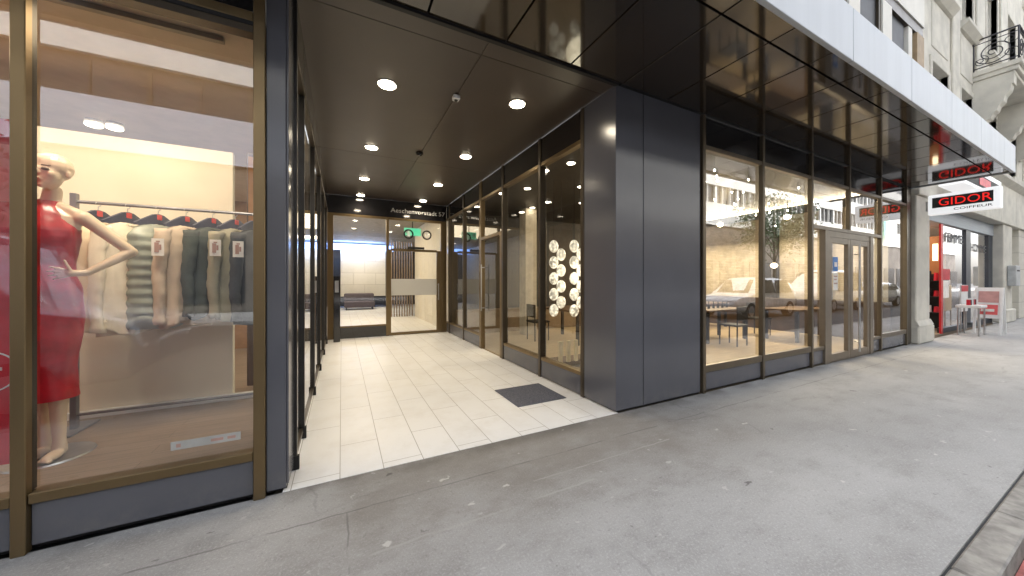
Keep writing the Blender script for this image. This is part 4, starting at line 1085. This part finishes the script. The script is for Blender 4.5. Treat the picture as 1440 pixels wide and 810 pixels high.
# A-board, little table, letter box, sale rack
s = empty('a_board', (15.6, 2.36, 0), 'white folding pavement board with pink printed posters', 'sign')
for y in (2.02, 2.43):
    MB().prism([(15.28, .003), (15.34, .003), (15.60, 1.24), (15.54, 1.24)], 1, y, y + .045).build('leg', M_WHITE, s)
    MB().prism([(15.86, .003), (15.92, .003), (15.66, 1.24), (15.60, 1.24)], 1, y, y + .045).build('leg', M_WHITE, s)
MB().prism([(15.405, .42), (15.425, .42), (15.595, 1.24), (15.575, 1.24)], 1, 2.066, 2.429).build('board', M_WHITE, s)
MB().prism([(15.418, .52), (15.426, .52), (15.476, .78), (15.468, .78)], 1, 2.10, 2.40).build('poster', M_PINK, s)
MB().prism([(15.484, .84), (15.492, .84), (15.552, 1.14), (15.544, 1.14)], 1, 2.09, 2.41).build('poster', plain('beige_print', (.55, .30, .28), .6), s)
MB().prism([(15.4155, .60), (15.4295, .60), (15.4435, .67), (15.43, .67)], 1, 2.15, 2.36).build('print', M_CARD, s)
s = empty('bistro_table', (14.7, 2.35, 0), 'small white pavement table with steel legs in front of the salon', 'table')
MB().box(14.40, 15.05, 2.20, 2.60, .72, .79, .01).build('table_top', M_WHITE, s)
for x in (14.44, 15.01):
    for y in (2.24, 2.56): MB().cyl((x, y, .003), (x, y, .72), .016).build('leg', M_CHROME, s)
rnd = random.Random(4)
for i in range(6):
    x = 14.46 + i * .11
    b3 = empty('bottle', (x, 2.4, .79), ('red', 'black', 'white', 'grey', 'red', 'black')[i] + ' bottle standing on the small pavement table, number %d from the open door' % (i + 1), 'bottle', 'bottles on the pavement table')
    b3['label'] = ['red bottle at the open-door end of the pavement table', 'black bottle beside the end red bottle on the pavement table', 'white bottle in the middle of the pavement table', 'grey bottle in the middle of the pavement table', 'red bottle beside the grey one on the pavement table', 'black bottle at the board end of the pavement table'][i]
    MB().cyl((x, 2.4, .791), (x, 2.4, .93), .035, .033, 12).build('flask', (M_RED, M_BLACK, M_WHITE, M_CHROME, M_RED, M_BLACK)[i], b3)
    MB().cyl((x, 2.4, .9305), (x, 2.4, .97), .014, .014, 10).build('cap', M_WHITE, b3)
s = empty('poster_holder', (15.0, 2.72, 0), 'red topped leaflet stand leaning before the salon window', 'leaflet stand')
MB().box(15.55, 16.2, 2.70, 2.73, .55, 1.30, .004).build('board', M_WHITE, s)
MB().box(15.55, 16.2, 2.692, 2.699, 1.12, 1.29).build('red_header', M_RED, s)
MB().cyl((15.6, 2.72, .003), (15.6, 2.72, .55), .012).cyl((16.15, 2.72, .003), (16.15, 2.72, .55), .012).build('leg', M_CHROME, s)
s = empty('door_poster', (14.9, 2.8, 1.2), 'red and white poster stuck on the salon glass beside the red post', 'poster')
MB().box(14.55, 15.25, SHY + .022, SHY + .03, 1.45, 1.75).build('red_sheet', M_RED, s)
MB().box(14.65, 15.15, SHY + .022, SHY + .03, .95, 1.43).build('white_sheet', M_CARD, s)
s = empty('letter_box', (21.0, 2.52, 1.2), 'grey metal letter box fixed to the far stone pillar', 'letter box')
MB().box(20.45, 21.15, 2.42, 2.598, 1.25, 1.95, .02).build('case', plain('box_grey', (.42, .44, .45), .4, .3), s)
MB().box(20.6, 21.0, 2.412, 2.4195, 1.75, 1.80).build('slot', M_BLACK, s)

# ------------------------------------------------------------------ across the street (seen in the glass)
OP = empty('opposite_building', (10, -14, 0), 'long pale office building with ribbon windows across the street', 'building')
M_OPPB = plain('blue_grey_spandrel', (.58, .62, .70), .7, var=.05, scale=.5)
for z0, z1, mm in ((6.7, 8.78, M_OPPB), (10.45, 12.0, M_OPPW), (13.7, 15.4, M_OPPW), (17.1, 18.2, M_OPPW)):
    for x0, x1 in ((-60, 14), (14.02, 110)): box('spandrel', (x0, x1, -14.4, -14.0, z0, z1), mm if x0 < 0 else M_OPPW, OP)
for z0, z1 in ((8.78, 10.45), (12.0, 13.7), (15.4, 17.1)):
    box('ribbon_window', (-60, 110, -14.5, -14.25, z0, z1), M_OPPD, OP)
    pm = MB(); x = 14; k_ = 0
    while x < 110: pm.box(x, x + (.32 if k_ % 3 == 0 else .10), -14.249, -14.06, z0 + .001, z1 - .001); x += 1.15; k_ += 1
    pm.build('window_pier', M_OPPW, OP)
    pm = MB(); x = -60; k_ = 0
    while x < 13.5: pm.box(x, x + (.14 if k_ % 2 else .06), -14.249, -14.18, z0 + .001, z1 - .001); x += 1.7; k_ += 1
    pm.build('window_pier', M_BRONZED, OP)
box('shop_storey', (-60, 110, -14.6, -14.15, 0, 6.699), M_OPPS, OP)
x = -58
for i in range(34):
    box('shop_glazing', (x, x + 4.0, -14.149, -14.10, .4, 3.4), M_OPPD, OP); x += 5
box('body', (-60, 110, -26, -14.61, 0, 18.2), M_OPPW, OP)
s = empty('green_shop_sign', (70, -13.2, 8.0), 'green lit shop sign fixed high on the facade across the street', 'sign')
MB().box(69, 72.6, -13.3, -13.0, 8.0, 10.3, .03).build('case', M_GREENLIT, s)
MB().box(70.2, 71.4, -12.999, -12.98, 8.4, 9.9).build('emblem', M_WHITE, s)
MB().box(69.5, 72, -14.0, -13.301, 8.8, 9.2).build('bracket', M_CHROME, s)

def car(name, x, y, paint, label, L=4.3, W=1.78, Hh=1.5, van=False, flip=False):
    r = empty(name, (x, y, -.12), label, 'car', 'cars on the street')
    # side profile (x along length, z), built as lofted cross-sections
    if van: st = [(0, .45, .95, .95), (.03, .30, 1.05, 1.05), (.16, .25, 1.15, 1.2), (.26, .25, 1.18, 1.95), (.34, .25, 1.2, 2.15), (.92, .25, 1.2, 2.2), (.98, .28, 1.2, 2.1), (1, .40, 1.15, 1.95)]
    else: st = [(0, .45, .70, .70), (.03, .30, .80, .80), (.12, .25, .90, .92), (.24, .25, .97, 1.0), (.38, .25, 1.0, Hh - .05), (.48, .25, 1.0, Hh), (.74, .25, 1.02, Hh), (.88, .25, 1.04, Hh - .12), (.97, .28, 1.04, 1.12), (1, .42, .95, .98)]
    n = 24; body_r = []
    for t, zb, zw, zt in st:
        xx = (t - .5) * L * (-1 if flip else 1); hw = W / 2 * (1 - .16 * max(0, abs(t - .5) * 2 - .8) / .2)
        ring = []
        for i in range(n):
            a = 2 * math.pi * i / n; ca, sa = math.cos(a), math.sin(a)
            ex = abs(ca) ** .35 * (1 if ca > 0 else -1); ez = abs(sa) ** .45 * (1 if sa > 0 else -1)
            zmid = (zb + zw) / 2; z = zmid + (zw - zb) / 2 * ez
            if sa > .2: z = zw + (zt - zw) * ((sa - .2) / .8) ** .55
            narrow = 1 - .22 * max(0, (z - zw)) / max(.3, Hh - 1)
            ring.append((x + xx, y + hw * ex * narrow, -.12 + z))
        body_r.append(ring)
    MB().loft(body_r, True).build('body', paint, r, True)
    zt = 2.0 if van else Hh - .13
    for sg in (-1, 1):
        for a0, a1, b0, b1 in (((.30, .56, .36, .55), (.58, .84, .59, .80)) if not van else ((.30, .52, .34, .51), (.54, .94, .55, .93))):
            f = -1 if flip else 1
            yb, yt = y + sg * (W / 2 + .006), y + sg * (W / 2 * .86 + .012)
            MB().quad((x + (a0 - .5) * L * f, yb, .92), (x + (a1 - .5) * L * f, yb, .92), (x + (b1 - .5) * L * f, yt, zt - .12), (x + (b0 - .5) * L * f, yt, zt - .12)).build('side_window', M_CARGL, r)
    f = -1 if flip else 1
    wx = (.25, .37) if not van else (.17, .27)
    MB().quad((x + (wx[0] - .5) * L * f, y - .66, .93), (x + (wx[0] - .5) * L * f, y + .66, .93), (x + (wx[1] - .5) * L * f, y + .56, zt - .10), (x + (wx[1] - .5) * L * f, y - .56, zt - .10)).build('windscreen', M_CARGL, r)
    for t in (.19, .80):
        for sg in (-1, 1):
            xx, yy = x + (t - .5) * L * f, y + sg * (W / 2 - .09)
            w = MB().cyl((xx, yy - .1, .21), (xx, yy + .1, .21), .33, seg=28).build('wheel', M_TYRE, r, False)
            MB().cyl((xx, yy - .106, .21), (xx, yy + .106, .21), .20, seg=20).build('rim', M_CHROME, w)
    for sg in (-1, 1): MB().ball((x - .485 * L * f, y + sg * W * .34, .60), .08, .17, .07).build('headlight', M_WHITE, r, True)
    return r
car('parked_car', 16.2, -3.2, M_CARW, 'white car parked on the street, mirrored in the restaurant glass', 4.9, 1.85, 1.72)
car('parked_car', 23.2, -3.2, M_CARW, 'white van parked on the street behind the white car', 4.6, 1.9, 1.6, van=True)
car('parked_car', 29.4, -3.2, M_CARG, 'grey hatchback parked on the street behind the white van', 4.3, 1.78, 1.5)
car('parked_van', -4.6, -1.1, M_CARS, 'silver van parked before the display window', 4.8, 1.9, 2.1, van=True, flip=True)
car('parked_car', -9.8, -1.0, M_CARG, 'grey car parked behind the silver van', 4.3, 1.78, 1.5)

def tree(x, y, h, seed, label):
    rnd = random.Random(seed)
    t = empty('street_tree', (x, y, 0), label, 'tree', 'trees across the street')
    tr = MB(); tr.cyl((x, y, 0), (x, y, h * .45), .14, .09); ends = []
    for i in range(9):
        a = i * 2.4; z0 = h * (.30 + .03 * i); e = Vector((x + math.cos(a) * h * .2, y + math.sin(a) * h * .2, z0 + h * rnd.uniform(.2, .36)))
        tr.cyl((x, y, z0), e, .05, .015, 7); ends.append(e)
    tr.cyl((x, y, h * .45), (x, y, h * .92), .09, .02); ends.append(Vector((x, y, h * .9)))
    tr.build('trunk', M_BARK, t)
    cr = MB()
    for i in range(4200):
        e = rnd.choice(ends); d = Vector((rnd.gauss(0, 1), rnd.gauss(0, 1), rnd.gauss(0, 1))) * h * .075
        p = e + d; s_ = rnd.uniform(.07, .17); u = Vector((rnd.gauss(0, 1), rnd.gauss(0, 1), rnd.gauss(0, 1))).normalized(); v = u.orthogonal().normalized()
        cr.quad(p - u * s_, p + v * s_ * .5, p + u * s_, p - v * s_ * .5)
    cr.build('crown', M_LEAF, t)
tree(35, -11.0, 9.0, 3, 'young leafy street tree reflected in the second restaurant window')
tree(6, -11.2, 7.0, 5, 'street tree across the road opposite the passage')
tree(-12, -11.0, 7.5, 8, 'street tree across the road opposite the display window')
